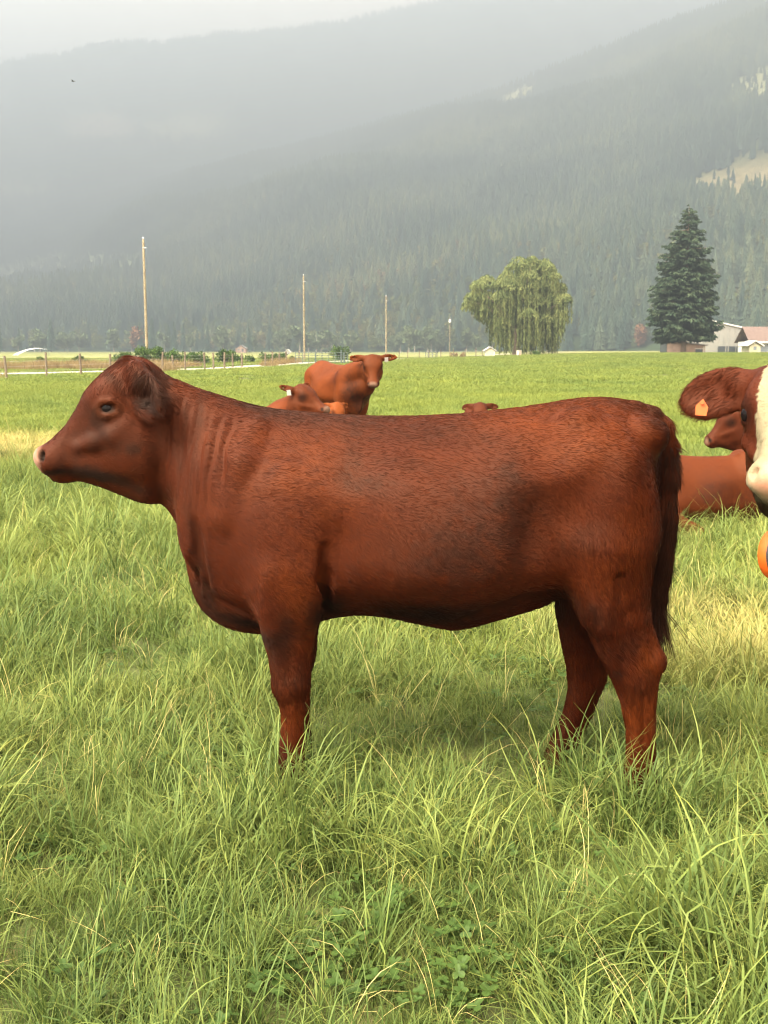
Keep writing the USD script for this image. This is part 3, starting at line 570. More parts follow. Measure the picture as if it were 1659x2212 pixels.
def hair(name, parent, m, tint, n, length, flow, lift=.35, w0=.0013, seed=1, dens=None, curl=.35, pts=4, clump=.03, wide=None, mask=None):
    """Hairs on the mesh. length(p), flow(p, normal), tint(p) -> arrays; dens(p) in 0..1 thins them."""
    r = np.random.default_rng(seed)
    p, fi = trimesh.sample.sample_surface(m, n, seed=seed); nrm = m.face_normals[fi]
    vn = m.vertex_normals[m.faces[fi]].mean(1); nrm = vn / np.maximum(np.linalg.norm(vn, axis=1, keepdims=True), 1e-9)
    if dens is not None:
        k = r.uniform(0, 1, len(p)) < dens(p, nrm); p, nrm = p[k], nrm[k]
    f = flow(p, nrm); f = f - (f * nrm).sum(1, keepdims=True) * nrm
    s = 1 / clump
    j = np.stack([meshkit.noise(p * s + 7 * i, seed + i) - .5 for i in range(3)], 1) * 2 * curl + np.stack([meshkit.noise(p * s * .3 + 5 * i, seed + 20 + i) - .5 for i in range(3)], 1) * 1.6 * curl
    f = f / np.maximum(np.linalg.norm(f, axis=1, keepdims=True), 1e-6) + j + r.normal(0, .13, p.shape)
    f = f - (f * nrm).sum(1, keepdims=True) * nrm; f /= np.maximum(np.linalg.norm(f, axis=1, keepdims=True), 1e-6)
    ln = length(p) * r.uniform(.6, 1.2, len(p)); lf = lift * r.uniform(.5, 1.5, len(p))
    t = np.linspace(0, 1, pts)
    up_ = lf[:, None] * (t - .75 * t * t)[None]; al = t[None] * np.ones((len(p), 1))
    g = np.array([0, 0, -1.]); 
    P = p[:, None] - nrm[:, None] * .001 + ln[:, None, None] * (al[..., None] * f[:, None] + up_[..., None] * nrm[:, None]) + (g * (t ** 2)[:, None])[None] * (ln * ln * 2.0)[:, None, None]
    c = tint(p) * (r.uniform(.6, 1.35, len(p)) * (.45 + 1.1 * meshkit.fbm(p * [70, 70, 70] + f * 2.5, 2, seed + 60)))[:, None]
    b = UsdGeom.BasisCurves.Define(stage, path_for(name, parent))
    b.CreateTypeAttr('linear'); b.CreatePointsAttr(Vt.Vec3fArray.FromNumpy(P.reshape(-1, 3).astype(np.float32)))
    b.CreateCurveVertexCountsAttr(Vt.IntArray.FromNumpy(np.full(len(p), pts, np.int32)))
    ww = (w0 if wide is None else wide(p))
    w = np.broadcast_to(ww, len(p))[:, None] * np.linspace(1, .25, pts)[None]
    b.CreateWidthsAttr(flt(w.ravel())); b.SetWidthsInterpolation('vertex')
    UsdGeom.PrimvarsAPI(b).CreatePrimvar('tint', C3, 'vertex').Set(col(np.repeat(np.clip(c, .0006, .9), pts, 0)))
    UsdShade.MaterialBindingAPI.Apply(b.GetPrim()).Bind(UsdShade.Material.Get(stage, '/World/Looks/coat_hair'))
    return b.GetPrim()
def ball(c, r, n=3): m = trimesh.creation.icosphere(n, 1.0); m.apply_scale(r); m.apply_translation(c); return m

heifer = thing('heifer', 'big red-brown heifer standing side-on in the foreground, head to the left', 'cow', (0, D0, 0))
LIPS = [hp(150, 852, -.056), hp(230, 854, -.070), hp(330, 843, -.066), hp(390, 852, -.062)]
EYE_ = [hp(540, 447, s * .105) for s in (-1, 1)]
def tint_h(p):
    c = coat(p, HEIFER, 3, RED, muzzle=MUZZ); p = V(p); d = np.minimum(*[np.linalg.norm((p - e) * [.8, .6, 1.15], axis=1) for e in EYE_])
    k = np.clip(1.5 - np.abs(d - .030) / .010, 0, 1)[:, None] * .15; c = c * (1 - k) + V((.05, .014, .004)) * k
    for a, b in zip(LIPS[:-1], LIPS[1:]):
        for m in ([1, 1, 1], [1, -1, 1]):
            a_, b_ = V(a) * m, V(b) * m; u = np.clip((p - a_) @ (b_ - a_) / ((b_ - a_) ** 2).sum(), 0, 1); kk = (.85 * np.clip(1.6 - np.linalg.norm(p - a_ - u[:, None] * (b_ - a_), axis=1) / .009, 0, 1))[:, None]; c = c * (1 - kk) + BLACK * kk
    k = np.clip(2.0 - d / .0115, 0, 1)[:, None]; return c * (1 - k) + BLACK * k
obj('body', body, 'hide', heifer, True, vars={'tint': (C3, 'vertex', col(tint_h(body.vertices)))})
for e in eyes: obj('eye', ball(e, .0285), 'eyeball', heifer, True)
HEADC = hp(500, 500, 0); EARC = hp(785, 360, -.13); EARF = hp(560, 215, .15); TAILX = sp(1425, 1100, 0)[0]
def flow_h(p, n):
    x, y, z = p.T
    f = np.stack([np.full(len(p), .9), 0 * x, np.full(len(p), -.45)], 1)
    leg = sstep(.62, .42, z); f = f * (1 - leg)[:, None] + leg[:, None] * [.25, 0, -1.]
    thigh = sstep(.45, .7, x) * sstep(1.15, .9, z) * (1 - leg); f = f * (1 - thigh)[:, None] + thigh[:, None] * [.3, 0, -1.]
    tail = (x > at(1436, 1000, 3.5)[0] - .02); f[tail] = [.12, 0, -1.]
    hd = sstep(-.68, -.76, x); hv = p - hp(380, 560, 0); f = f * (1 - hd)[:, None] + hd[:, None] * [.75, 0, -.35]
    fore_ = hd * sstep(0, 1, (z - (hp(500, 380, 0)[2])) / .06); f = f * (1 - fore_)[:, None] + fore_[:, None] * [-.2, 0, -1]
    return f
def length_h(p):
    x, y, z = p.T
    l = np.full(len(p), .017)
    l += .010 * sstep(.75, .6, z) * (x > .0) * (x < .75) + .006 * sstep(.72, .4, z) + .008 * np.exp(-(((x - .75) / .2) ** 2 + ((z - .72) / .15) ** 2))
    l = np.where(x < -.72, .011, l)
    pol = np.linalg.norm((p - hp(690, 160, 0)) / [1, 1, 1], axis=1); l += .026 * np.exp(-(pol / .075) ** 2)
    ea = np.minimum(np.linalg.norm(p - EARC, axis=1), np.linalg.norm(p - EARF, axis=1)); l += .026 * np.exp(-(ea / .095) ** 4)
    l = np.where(np.linalg.norm(p - MUZZ, axis=1) < .06, .004, l)
    l += np.where(x > at(1436, 1000, 3.5)[0], .02, 0)
    l += .006 * sstep(.10, -.0, np.abs(y)) * (z > 1.2)
    nk = sstep(-.78, -.72, x) * sstep(-.54, -.62, x) * sstep(.9, 1.0, z) * sstep(.05, .09, np.abs(y)) * (ea > .11); l = l * (1 - nk) + .011 * nk
    return l
hair('coat', heifer, body, tint_h, 215000, length_h, flow_h, .30, .0014, 11, dens=lambda p, n: np.where(n[:, 1] < .25, 1, .28) * (np.minimum(*[np.linalg.norm((p - e) * [.75, .5, 1.1], axis=1) for e in EYE_]) > .020), curl=.42, clump=.035)
# the tail's switch: long dark hairs
r_ = np.random.default_rng(5); tl = V(tailc)[3:]
tm = tube(tl, [.016, .019, .023, .025, .021, .010][:len(tl)], 12)
hair('tail_hair', heifer, tm, lambda p: np.clip(V((.0105, .0029, .0012)) * r_.uniform(.5, 1.5, (len(p), 1)), 0, 1), 9000, lambda p: np.where(p[:, 2] < .80, .16, np.where(p[:, 2] < 1.05, .10, .05)), lambda p, n: np.tile([-.10, 0, -1.], (len(p), 1)), .10, .0017, 6, curl=.10, pts=6, clump=.05)
# ------------------------------------------------------------------ grass and clover
def grass_mat(name, stops, tip, sat=1.0):
    return mat(name, {
        'g': ('geometry', {}), 'o': ('object_info', {}), 't': ('attribute', {'attribute': 'along'}), 'n': ('noise_texture', {'scale': 0.9, 'detail': 3.0}), 'n2': ('noise_texture', {'scale': 0.16, 'detail': 2.0}),
        'a': ('math', {'math_type': 'multiply_add', 'value2': 0.92, 'value3': -0.30}), 'b': ('math', {'math_type': 'multiply_add', 'value2': 0.22}), 'c': ('math', {'math_type': 'multiply_add', 'value2': 0.35}), 'c2': ('math', {'math_type': 'multiply_add', 'value2': 0.48, 'value3': -0.20}),
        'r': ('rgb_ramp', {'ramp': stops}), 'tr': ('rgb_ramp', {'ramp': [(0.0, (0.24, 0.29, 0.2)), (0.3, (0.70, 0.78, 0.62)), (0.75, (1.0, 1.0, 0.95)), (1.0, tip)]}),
        'v1': ('vector_math', {'math_type': 'distance', 'vector2': (-6.2, 16.2, 0.0)}), 'q1': ('map_range', {'from_min': 1.3, 'from_max': 3.4, 'to_min': 0.75, 'to_max': 0.0, 'clamp': True}), 'v2': ('vector_math', {'math_type': 'distance', 'vector2': (1.75, 5.3, 0.0)}), 'q2': ('map_range', {'from_min': 0.3, 'from_max': 1.1, 'to_min': 0.55, 'to_max': 0.0, 'clamp': True}), 'qm': ('math', {'math_type': 'maximum'}), 'qn': ('math', {'math_type': 'multiply'}), 'nd': ('noise_texture', {'scale': 2.2, 'detail': 3.0}), 'qr': ('map_range', {'from_min': 0.3, 'from_max': 0.55, 'to_min': 0.0, 'to_max': 1.0, 'clamp': True}), 'dry': ('mix', {'color2': (0.38, 0.29, 0.12)}), 'x': ('mix', {'mix_type': 'multiply', 'fac': 1.0}), 'd': ('principled_bsdf', {'roughness': 0.55, 'specular_ior_level': 0.10}), 'l': ('translucent_bsdf', {}), 'mx': ('mix_closure', {'fac': 0.32})},
        [('g.random_per_island', 'a.value1'), ('o.random', 'b.value1'), ('a.value', 'b.value3'), ('g.position', 'n.vector'), ('n.fac', 'c.value1'), ('b.value', 'c2.value3'), ('g.position', 'n2.vector'), ('n2.fac', 'c2.value1'), ('c2.value', 'c.value3'), ('c.value', 'r.fac'),
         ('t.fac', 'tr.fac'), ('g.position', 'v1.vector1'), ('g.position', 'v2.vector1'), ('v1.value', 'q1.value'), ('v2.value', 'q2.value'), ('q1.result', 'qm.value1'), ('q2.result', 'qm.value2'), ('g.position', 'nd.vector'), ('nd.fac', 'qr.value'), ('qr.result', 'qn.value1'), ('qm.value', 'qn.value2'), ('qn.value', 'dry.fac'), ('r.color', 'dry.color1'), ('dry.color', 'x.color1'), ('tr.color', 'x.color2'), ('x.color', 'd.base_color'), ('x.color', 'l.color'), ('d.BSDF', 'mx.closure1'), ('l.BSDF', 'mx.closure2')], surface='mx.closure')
STOPS = [(0.0, (0.028, 0.049, 0.014)), (0.18, (0.085, 0.117, 0.031)), (0.38, (0.190, 0.210, 0.058)), (0.54, (0.34, 0.33, 0.105)), (0.70, (0.50, 0.45, 0.16)), (0.88, (0.56, 0.43, 0.19)), (1.0, (0.42, 0.21, 0.08))]
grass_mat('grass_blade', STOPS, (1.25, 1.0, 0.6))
FAR = [(0.0, (0.068, 0.100, 0.024)), (0.4, (0.15, 0.170, 0.034)), (0.7, (0.25, 0.240, 0.050)), (1.0, (0.36, 0.29, 0.09))]
grass_mat('straw_stalk', [(0.0, (0.42, 0.34, 0.15)), (0.5, (0.50, 0.40, 0.17)), (0.8, (0.40, 0.22, 0.09)), (1.0, (0.30, 0.14, 0.07))], (1.0, .8, .6))
grass_mat('grass_far', FAR, (1.15, 1.0, 0.7))
def blades(rng, n, rad, length, width, lean0, lean1, segs=6, outward=.7, square=False):
    """n bent blades of grass; returns (mesh, along)."""
    if square: bx, by = rng.uniform(-rad, rad, (2, n))
    else:
        a, q = rng.uniform(0, 2 * np.pi, n), rad * np.sqrt(rng.uniform(0, 1, n)); bx, by = q * np.cos(a), q * np.sin(a)
    az = np.arctan2(by, bx) * outward + rng.uniform(-np.pi, np.pi, n) * (1 - outward * .6) if not square else rng.uniform(-np.pi, np.pi, n)
    Ln = rng.normal(length[0], length[1], n).clip(length[0] * .35, length[0] * 1.8); wd = rng.uniform(*width, n)
    t = np.linspace(0, 1, segs + 1)
    l0, l1 = rng.uniform(*lean0, n), rng.uniform(*lean1, n)
    th = l0[:, None] + (l1 - l0)[:, None] * t[None] ** rng.uniform(1.2, 2.6, n)[:, None]
    kink = (rng.uniform(0, 1, n) < .22)[:, None] * (t[None] > rng.uniform(.35, .8, n)[:, None]) * rng.uniform(40, 110, n)[:, None]
    th = np.radians(np.minimum(th + kink, 178))
    tm = (th[:, 1:] + th[:, :-1]) / 2; ds = Ln[:, None] / segs
    h = np.c_[np.zeros(n), np.cumsum(np.sin(tm) * ds, 1)]; z = np.c_[np.zeros(n), np.cumsum(np.cos(tm) * ds, 1)]
    z = np.maximum(z, -.02 + .02 * t)
    daz = az[:, None] + rng.normal(0, .35, n)[:, None] * t[None] ** 2
    X, Y = bx[:, None] + h * np.cos(daz), by[:, None] + h * np.sin(daz)
    tw = az + np.pi / 2 + rng.normal(0, .5, n); sx, sy = np.cos(tw), np.sin(tw)
    prof = (1 - t ** 2.2) ** .8 * (.75 + .25 * np.minimum(1, t * 4))
    w = wd[:, None] * prof[None] / 2
    A = np.stack([X - sx[:, None] * w, Y - sy[:, None] * w, z], -1); B = np.stack([X + sx[:, None] * w, Y + sy[:, None] * w, z + .0], -1)
    v = np.stack([A, B], 2)[:, :, :, :].reshape(n, -1, 3)              # (n, 2(segs+1), 3)
    k = np.arange(segs) * 2
    f = np.vstack([np.stack([k, k + 1, k + 3], 1), np.stack([k, k + 3, k + 2], 1)])[:-1] if False else np.vstack([np.stack([k, k + 1, k + 3], 1), np.stack([k, k + 3, k + 2], 1)])
    F = (f[None] + (np.arange(n) * 2 * (segs + 1))[:, None, None]).reshape(-1, 3)
    along = np.tile(np.repeat(t, 2), n)
    return trimesh.Trimesh(v.reshape(-1, 3), F, process=False), {'along': (F1, 'vertex', flt(along))}
rng = np.random.default_rng(31)
gp = []
def proto(nm, mt, *a, **k): m, v = blades(rng, *a, **k); gp.append((nm, m, mt, v))
for i in range(5): proto('arching_tuft', 'grass_blade', 20, .06, (.33, .09), (.0038, .0082), (2, 34), (50, 165), 8)
for i in range(4): proto('fine_tuft', 'grass_blade', 30, .05, (.21, .06), (.0018, .0038), (2, 38), (15, 120), 6)
for i in range(4): proto('short_tuft', 'grass_blade', 34, .06, (.13, .04), (.0022, .0042), (5, 45), (40, 130), 4)
nA_, nF_, nS_ = 5, 4, 4
for i in range(3): proto('straw_tuft', 'straw_stalk', 7, .05, (.30, .07), (.0016, .0032), (5, 40), (30, 110), 6)
for i in range(3): proto('pasture_patch', 'grass_far', 210, .28, (.17, .05), (.004, .0085), (5, 45), (50, 130), 3, square=True)
for i in range(3): proto('field_patch', 'grass_far', 220, .6, (.22, .06), (.014, .026), (10, 60), (60, 130), 2, square=True)
def strip(n_per_m2, y0, y1, half=.47):
    n = int(n_per_m2 * half * (y1 * y1 - y0 * y0)); u = rng.uniform(0, 1, n)
    y = np.sqrt(y0 * y0 + u * (y1 * y1 - y0 * y0)); x = rng.uniform(-half, half, n) * y
    return x, y
CLOVER = [(.04, 2.42, .20), (.26, 2.30, .16), (-.14, 2.30, .13), (-.15, 3.05, .14), (-.9, 2.9, .14)]
def clover_k(x, y): return np.max([np.exp(-(((x - a) ** 2 + (y - b) ** 2) / r ** 2) ** 1.5) for a, b, r in CLOVER], 0)
gi, gpos, gyaw, gs = [], [], [], []
ROAD = np.array([(-120, 60), (-60, 61.5), (-24, 64), (-19.4, 72), (-14.7, 84), (-9.2, 114), (-4.2, 138), (3, 175), (20, 235), (60, 330)], float)
ROAD[:, 0] = [-120, -60, -23.5, -19.4, -14.7, -9.2, -4.2, 3, 20, 60]
def off_road(x, y):
    return np.asarray(shapely.distance(shapely.points(x, y), shapely.LineString(ROAD)))
def lay(x, y, idx, sc, zs=None):
    k = off_road(x, y) > 1.9; x, y, idx, sc = x[k], y[k], idx[k], sc[k]; zs = None if zs is None else zs[k]
    gi.append(idx); gpos.append(np.c_[x, y, ground_z(x, y) - .006]); gyaw.append(rng.uniform(0, 6.283, len(x))); gs.append(np.c_[sc, sc, sc if zs is None else zs])
x, y = strip(460, 1.25, 5.2, .55)
hgt = meshkit.fbm(np.stack([x * 1.7, y * 1.7, 0 * x], -1), 3, 2)
kind_ = meshkit.fbm(np.stack([x * 2.3 + 9, y * 2.3, 0 * x], -1), 2, 8) + rng.normal(0, .09, len(x))
ck = clover_k(x, y); k = rng.uniform(0, 1, len(x)) > ck * .25; x, y, hgt, kind_ = x[k], y[k], hgt[k], kind_[k]
near_ = sstep(4.2, 2.6, y)
idx = np.where(kind_ > .54 - .05 * near_, rng.integers(0, 5, len(x)), np.where(kind_ > .42, rng.integers(5, 9, len(x)), rng.integers(9, 13, len(x))))
sc = (.52 + .75 * np.clip((hgt - .3) * 2.2, 0, 1)) * rng.uniform(.7, 1.2, len(x)) * (.70 + .32 * near_)
sc = sc * (.62 + .38 * sstep(1.5, 2.5, y)); lay(x, y, idx, sc, sc * rng.uniform(.8, 1.1, len(x)))
for fx, fy, n in ((-.315, 3.35, 26), (-.315, 3.65, 16), (.80, 3.35, 30), (.55, 3.50, 7)):
    x, y = rng.normal(fx, .10, n), rng.normal(fy - .13, .07, n); lay(x, y, rng.choice([0, 1, 2, 3, 4, 5, 6], n), rng.uniform(.75, .98, n))
x, y = strip(150, 5.2, 15); hgt = meshkit.fbm(np.stack([x * .9, y * .9, 0 * x], -1), 3, 2)
idx = rng.choice([5, 6, 7, 8, 9, 10, 11, 12, 0, 1], len(x)); sc = (.7 + .7 * np.clip((hgt - .3) * 2, 0, 1)) * rng.uniform(.85, 1.3, len(x)); lay(x, y, idx, sc, sc * .8)
x, y = strip(12, 2.0, 9.0, .55); lay(x, y, rng.integers(13, 16, len(x)), rng.uniform(.6, 1.05, len(x)))
x, y = strip(4.5, 4.6, 15); idx = rng.integers(16, 19, len(x)); sc = rng.uniform(.9, 1.2, len(x)); lay(x, y, idx, sc)
x, y = strip(6.0, 14.5, 46); hgt = meshkit.fbm(np.stack([x * .3, y * .3, 0 * x], -1), 3, 3); idx = rng.integers(16, 19, len(x)); sc = rng.uniform(1.0, 1.4, len(x)); lay(x, y, idx, sc, sc * (.55 + .6 * hgt))
x, y = strip(1.1, 40, 205, .42); hgt = meshkit.fbm(np.stack([x * .08, y * .08, 0 * x], -1), 3, 3); idx = rng.integers(19, 22, len(x)); sc = rng.uniform(.9, 1.3, len(x)); lay(x, y, idx, sc, sc * (.5 + .5 * hgt))
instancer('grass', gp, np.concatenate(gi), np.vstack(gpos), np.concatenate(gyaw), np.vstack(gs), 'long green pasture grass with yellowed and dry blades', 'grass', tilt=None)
def clover_proto(rng, n=9):
    vs, fs, al, o = [], [], [], 0
    for i in range(n):
        b = np.array([*rng.normal(0, .035, 2), 0]); h = rng.uniform(.05, .13); top_ = b + [*rng.normal(0, .02, 2), h]
        s = np.array([.0009, 0, 0]); vs += [b - s, b + s, top_ + s, top_ - s]; fs += [(o, o + 1, o + 2), (o, o + 2, o + 3)]; al += [.2] * 4; o += 4
        r, a0, tl_ = rng.uniform(.010, .015), rng.uniform(0, 6.3), rng.normal(0, .25, 2)
        for j in range(3):
            a = a0 + j * 2.094; loc = [(0, 0)] + [(r * (1.0 + .98 * math.cos(q)), r * .78 * math.sin(q)) for q in np.linspace(-2.5, 2.5, 9)]
            loc[5] = (r * 1.80, 0)
            for (u, w) in loc:
                x, y = u * math.cos(a) - w * math.sin(a), u * math.sin(a) + w * math.cos(a)
                vs.append(top_ + [x, y, .25 * abs(w) + .15 * u + tl_[0] * x + tl_[1] * y]); al.append(.45 + .3 * u / r)
            fs += [(o, o + q, o + q + 1) for q in range(1, 9)]; o += 10
    return trimesh.Trimesh(np.array(vs), np.array(fs), process=False), {'along': (F1, 'vertex', flt(al))}
grass_mat('clover_leaf', [(0.0, (0.028, 0.050, 0.012)), (0.6, (0.052, 0.082, 0.018)), (1.0, (0.09, 0.115, 0.03))], (1.1, 1.1, .9))
cp = []
for i in range(4): m, v = clover_proto(rng); cp.append(('clover_sprig', m, 'clover_leaf', v))
x, y = strip(900, 1.2, 5, .5); k = rng.uniform(0, 1, len(x)) < clover_k(x, y) * .17 + .02; x, y = x[k], y[k]
sc = rng.uniform(.5, .85, len(x)); instancer('clover', cp, rng.integers(0, 4, len(x)), np.c_[x, y, ground_z(x, y)], rng.uniform(0, 6.28, len(x)), np.c_[sc, sc, sc], 'low clover leaves growing in the gaps of the foreground grass', 'clover')
import copy
# ------------------------------------------------------------------ the other cattle
front2 = [(455,905),(418,985),(398,1060),(390,1130),(393,1200)]
TORSO2 = np.vstack([L([p for p in top if p[0] >= 490], 3.5), L([p for p in bottom if p != (300,1060) and p != (330,1085) and p != (350,1100) and p != (384,1142) and p != (391,1170) and p != (395,1220)], 3.44), L(front2[::-1], 3.5)])
torso2 = Slab(TORSO2, LW(TW, 3.4), .24, 2.0, h=.008, blur=.02)
SKULL = hp(740, 430, 0)
def rz3(a): c, s = math.cos(a), math.sin(a); return np.array([[c, -s, 0], [s, c, 0], [0, 0, 1.]])
def ry3(a): c, s = math.cos(a), math.sin(a); return np.array([[c, 0, s], [0, 1, 0], [-s, 0, c]])
def rx3(a): c, s = math.cos(a), math.sin(a); return np.array([[1, 0, 0], [0, c, -s], [0, s, c]])
class Cow: pass
def cattle(name, label, loc, rz, skull, hyaw, hpitch, lying=False, h=.014, base=RED, seed=1, scale=1.0, hroll=0.0, earlift=(0.0, 0.0), tags=(), hairs=12000, tint=None, ms=(), group=None, hair_len=.014, w0=.003, earw=.064, hw=1.0, earl=.20, out_=0.0):
    """A cow facing -x in its own frame. skull: where the back of the head sits; hyaw, hpitch: turn of the head about z and nose-down."""
    drop = .50 if lying else 0.0
    skull = V(skull); R = rz3(hyaw) @ rx3(hroll) @ ry3(-hpitch); o = skull - R @ SKULL
    S3 = V([1, hw, 1]); P = lambda X, Y, y: R @ (hp(X, Y, y) * S3) + o
    hs = np.array([P(X, Y, y) for X, Y in ((85, 740), (700, 110), (840, 1045)) for y in (-.33, .33)])
    lo = np.minimum([-.95, -.46, -.02], hs.min(0) - .05); hi = np.maximum([1.05, .46, 1.5 - drop], hs.max(0) + .05)
    c = Clay(lo, hi, h)
    c.slab(torso2, .03, place=(np.eye(3), V([0, 0, -drop])))
    sh = lambda p: V(p) - [0, 0, drop]
    for s in (-1, 1):
        c.ball(sh([-.36, s * .15, .95]), (.11, .08, .20), .09); c.ball(sh([.68, s * .15, .93]), (.12, .085, .22), .10)
        if lying:
            c.ball([.68, s * .13, .775], (.13, .07, .05), .08); c.ball([-.34, s * .08, .80], (.10, .06, .045), .08)
            c.ball([.66, s * .24, .26], (.26, .10, .22), .10); c.rod([(.55, s * .34, .22), (.30, s * .40, .10), (.62, s * .42, .06), (.48, s * .44, .05)], [.10, .07, .05, .045], .06)
            c.rod([(-.42, s * .17, .32), (-.62, s * .18, .10), (-.36, s * .20, .06), (-.26, s * .20, .05)], [.11, .08, .05, .045], .06)
        else:
            c.slab(fore, .05, cy=-.15 * s, W=.14); c.slab(hind, .09, cy=-.15 * s, W=.14)
    w = sh([-.40, 0, 1.10]); v = skull + R @ V([.02, 0, -.02]); b = sh([-.50, 0, .90]); t2 = P(800, 760, 0)
    m1, m2 = (w + v) / 2 + [0, 0, .02], (b + t2) / 2 + [0, 0, -.04]
    for s in (-1, 1):
        c.rod([w + [.05, s * .05, 0], m1 + [0, s * .02, 0], v], [.20, .135, .095], .06); c.rod([b + [.08, s * .05, 0], m2 + [0, s * .015, 0], t2], [.19, .11, .07], .07)
    hd2 = copy.copy(head); hd2.W = head.W * hw
    c.slab(hd2, .03, W=.18, place=(R, o))
    ey = add_eyes(c, P, out_=out_); add_muzzle(c, P, out_ == 0)
    for s, l in ((-1, earlift[0]), (1, earlift[1])):
        r0 = P(735, 255, s * .088); tip = r0 + R @ V([.05, s * earl, -.03 + l])
        ear(c, r0, tip, None, R @ V([-.90, s * -.15, .38]), (0, earw, .018))
    c.rod([sh(p) for p in ([(.86, 0, 1.27), (.93, 0, 1.18), (.95, 0, .95), (.93, 0, .75)])], [.03, .032, .025, .02], .02)
    m = c.mesh(); m.apply_scale(scale)
    root = thing(name, label, 'cow', loc, rz, group)
    toq = lambda p: (p / scale - o) @ R
    muz = hp(94, 755, 0)
    def tint_(p):
        p = V(p); cc = coat(p, ms, seed, base, 1.2); q = toq(p)
        k = np.clip(1.6 - np.linalg.norm((q - muz) * [1, .55, .9], axis=1) / .038 * 1.15, 0, 1)[:, None]; cc = cc * (1 - k) + PINK * .62 * k
        ed = np.minimum(*[np.linalg.norm(q * [1, 1 / hw, 1] - hp(518, 440, t * .088), axis=1) for t in (-1, 1)]); cc = cc * np.where((hw > 1.1) & (q[:, 0] < -.74) & (q[:, 0] > -1.3), .68, 1.0)[:, None]; k = (.9 * np.clip(1.7 - ed / .042, 0, 1))[:, None]; cc = cc * (1 - k) + DARK * k
        for nn in nost: k = np.clip(2.2 - np.linalg.norm((q - nn * S3) * [1, .6, .75], axis=1) / .014 * 1.5, 0, 1)[:, None]; cc = cc * (1 - k) + BLACK * k
        return tint(p, q, cc) if tint else cc
    obj('body', m, 'hide', root, True, vars={'tint': (C3, 'vertex', col(tint_(m.vertices)))})
    for e in ey: obj('eye', ball(e * scale, .0285 * scale, 2), 'eyeball', root, True)
    for s, X, off, mt in tags:
        r0 = P(735, 255, s * .088); ax = R @ V([.05, s * earl, -.03 + earlift[0 if s < 0 else 1]]); q0 = r0 + ax * X + R @ V([-.026, 0, -.02 + off])
        t = box(-.004, .004, -.026, .026, -.06, 0); t.apply_transform(np.block([[R @ rz3(-s * .25), q0[:, None]], [np.zeros((1, 3)), np.ones((1, 1))]])); t.apply_scale(scale); obj('ear_tag', t, mt, root)
    r = Cow(); r.root, r.mesh, r.P, r.R, r.o, r.q, r.tint = root, m, P, R, o, toq, tint_
    if hairs:
        def fl(p, n):
            f = np.tile([.9, 0, -.5], (len(p), 1)); q = toq(p); hd = (q[:, 0] < -.74) & (q[:, 0] > -1.3)
            f[hd] = R @ V([.7, 0, -.4]); return f
        r.flow = fl
        hair('coat', root, m, tint_, hairs, lambda p: np.full(len(p), hair_len), fl, .3, w0, seed, curl=.4, clump=.05)
    return r
def facing(theta, world_dir):                              # yaw of the head in the cow's frame so that it looks along world_dir
    d = rz3(-theta) @ V([*world_dir, 0]); return math.atan2(-d[1], -d[0])
ORB = V((.062, .0128, .0018))
th = math.radians(118)
cattle('cow', 'orange-red cow standing behind the heifer and looking straight at the camera', (-.62, 15.9, 0), th, (-.93, -.03, 1.30), facing(th, (.03, -1)), math.radians(20), base=ORB, seed=21, earlift=(.02, .0), tags=[(-1, .35, .03, 'tag_white')], hairs=16000, hw=1.2, earl=.24,
       ms=[(-.60, .85, .12, .30, 0, DARK, .8), (.2, 1.2, .3, .1, 0, ORANGE, .6), (-.25, 1.1, .16, .10, .5, RED, .7)])
th = math.radians(188)
cattle('cow', 'red cow lying left of the standing one, face turned right with tagged ears', (-1.74, 11.9, 0), th, (-.82, -.02, .97), facing(th, (.86, -.5)), math.radians(-8), True, base=V((.052, .0100, .0016)), seed=33, earlift=(.10, .08), tags=[(1, .5, 0, 'tag_white'), (-1, .35, -.02, 'tag_white')], hairs=9000, hw=1.12)
th = math.radians(205)
cattle('cow', 'orange calf lying low below the standing cow, only brow and ears above the heifer', (-1.2, 13.6, 0), th, (-.80, -.02, .90), facing(th, (.5, -.85)), math.radians(18), True, base=V((.088, .021, .0038)), seed=45, scale=.80, earlift=(-.02, .0), tags=[(1, .6, -.02, 'tag_white')], hairs=6000)
th = math.radians(160)
cattle('cow', 'dark red cow beyond the back of the heifer, only poll and ears in sight', (.62, 13.3, 0), th, (-.74, 0, .94), facing(th, (-.1, -1)), math.radians(10), True, base=V((.028, .005, .0012)), seed=51, scale=.80, earlift=(.0, -.02), hairs=5000)
th = math.radians(186)
cattle('cow', 'red-orange cow lying in the grass behind the tail of the heifer, back to the camera', (2.72, 8.8, -.03), th, (-.98, 0, .80), facing(th, (.9, .4)), .1, True, base=V((.042, .0082, .0013)), seed=61, hairs=16000, scale=.84,
       ms=[(.62, .22, .22, .16, .2, DARK, .5), (.1, .40, .16, .10, .3, PURPLE, .6), (-.3, .3, .2, .2, 0, DARK, .45), (.2, .66, .45, .07, 0, ORANGE, .5), (.45, .50, .10, .08, 0, RED, .5)])
th = math.radians(12)
cattle('cow', 'dark red cow whose head faces left above the back of the lying one', (4.32, 10.9, 0), th, (-.80, 0, .80), facing(th, (-1, -.12)), math.radians(6), True, base=V((.028, .0050, .0012)), seed=71, hairs=7000, ms=[])
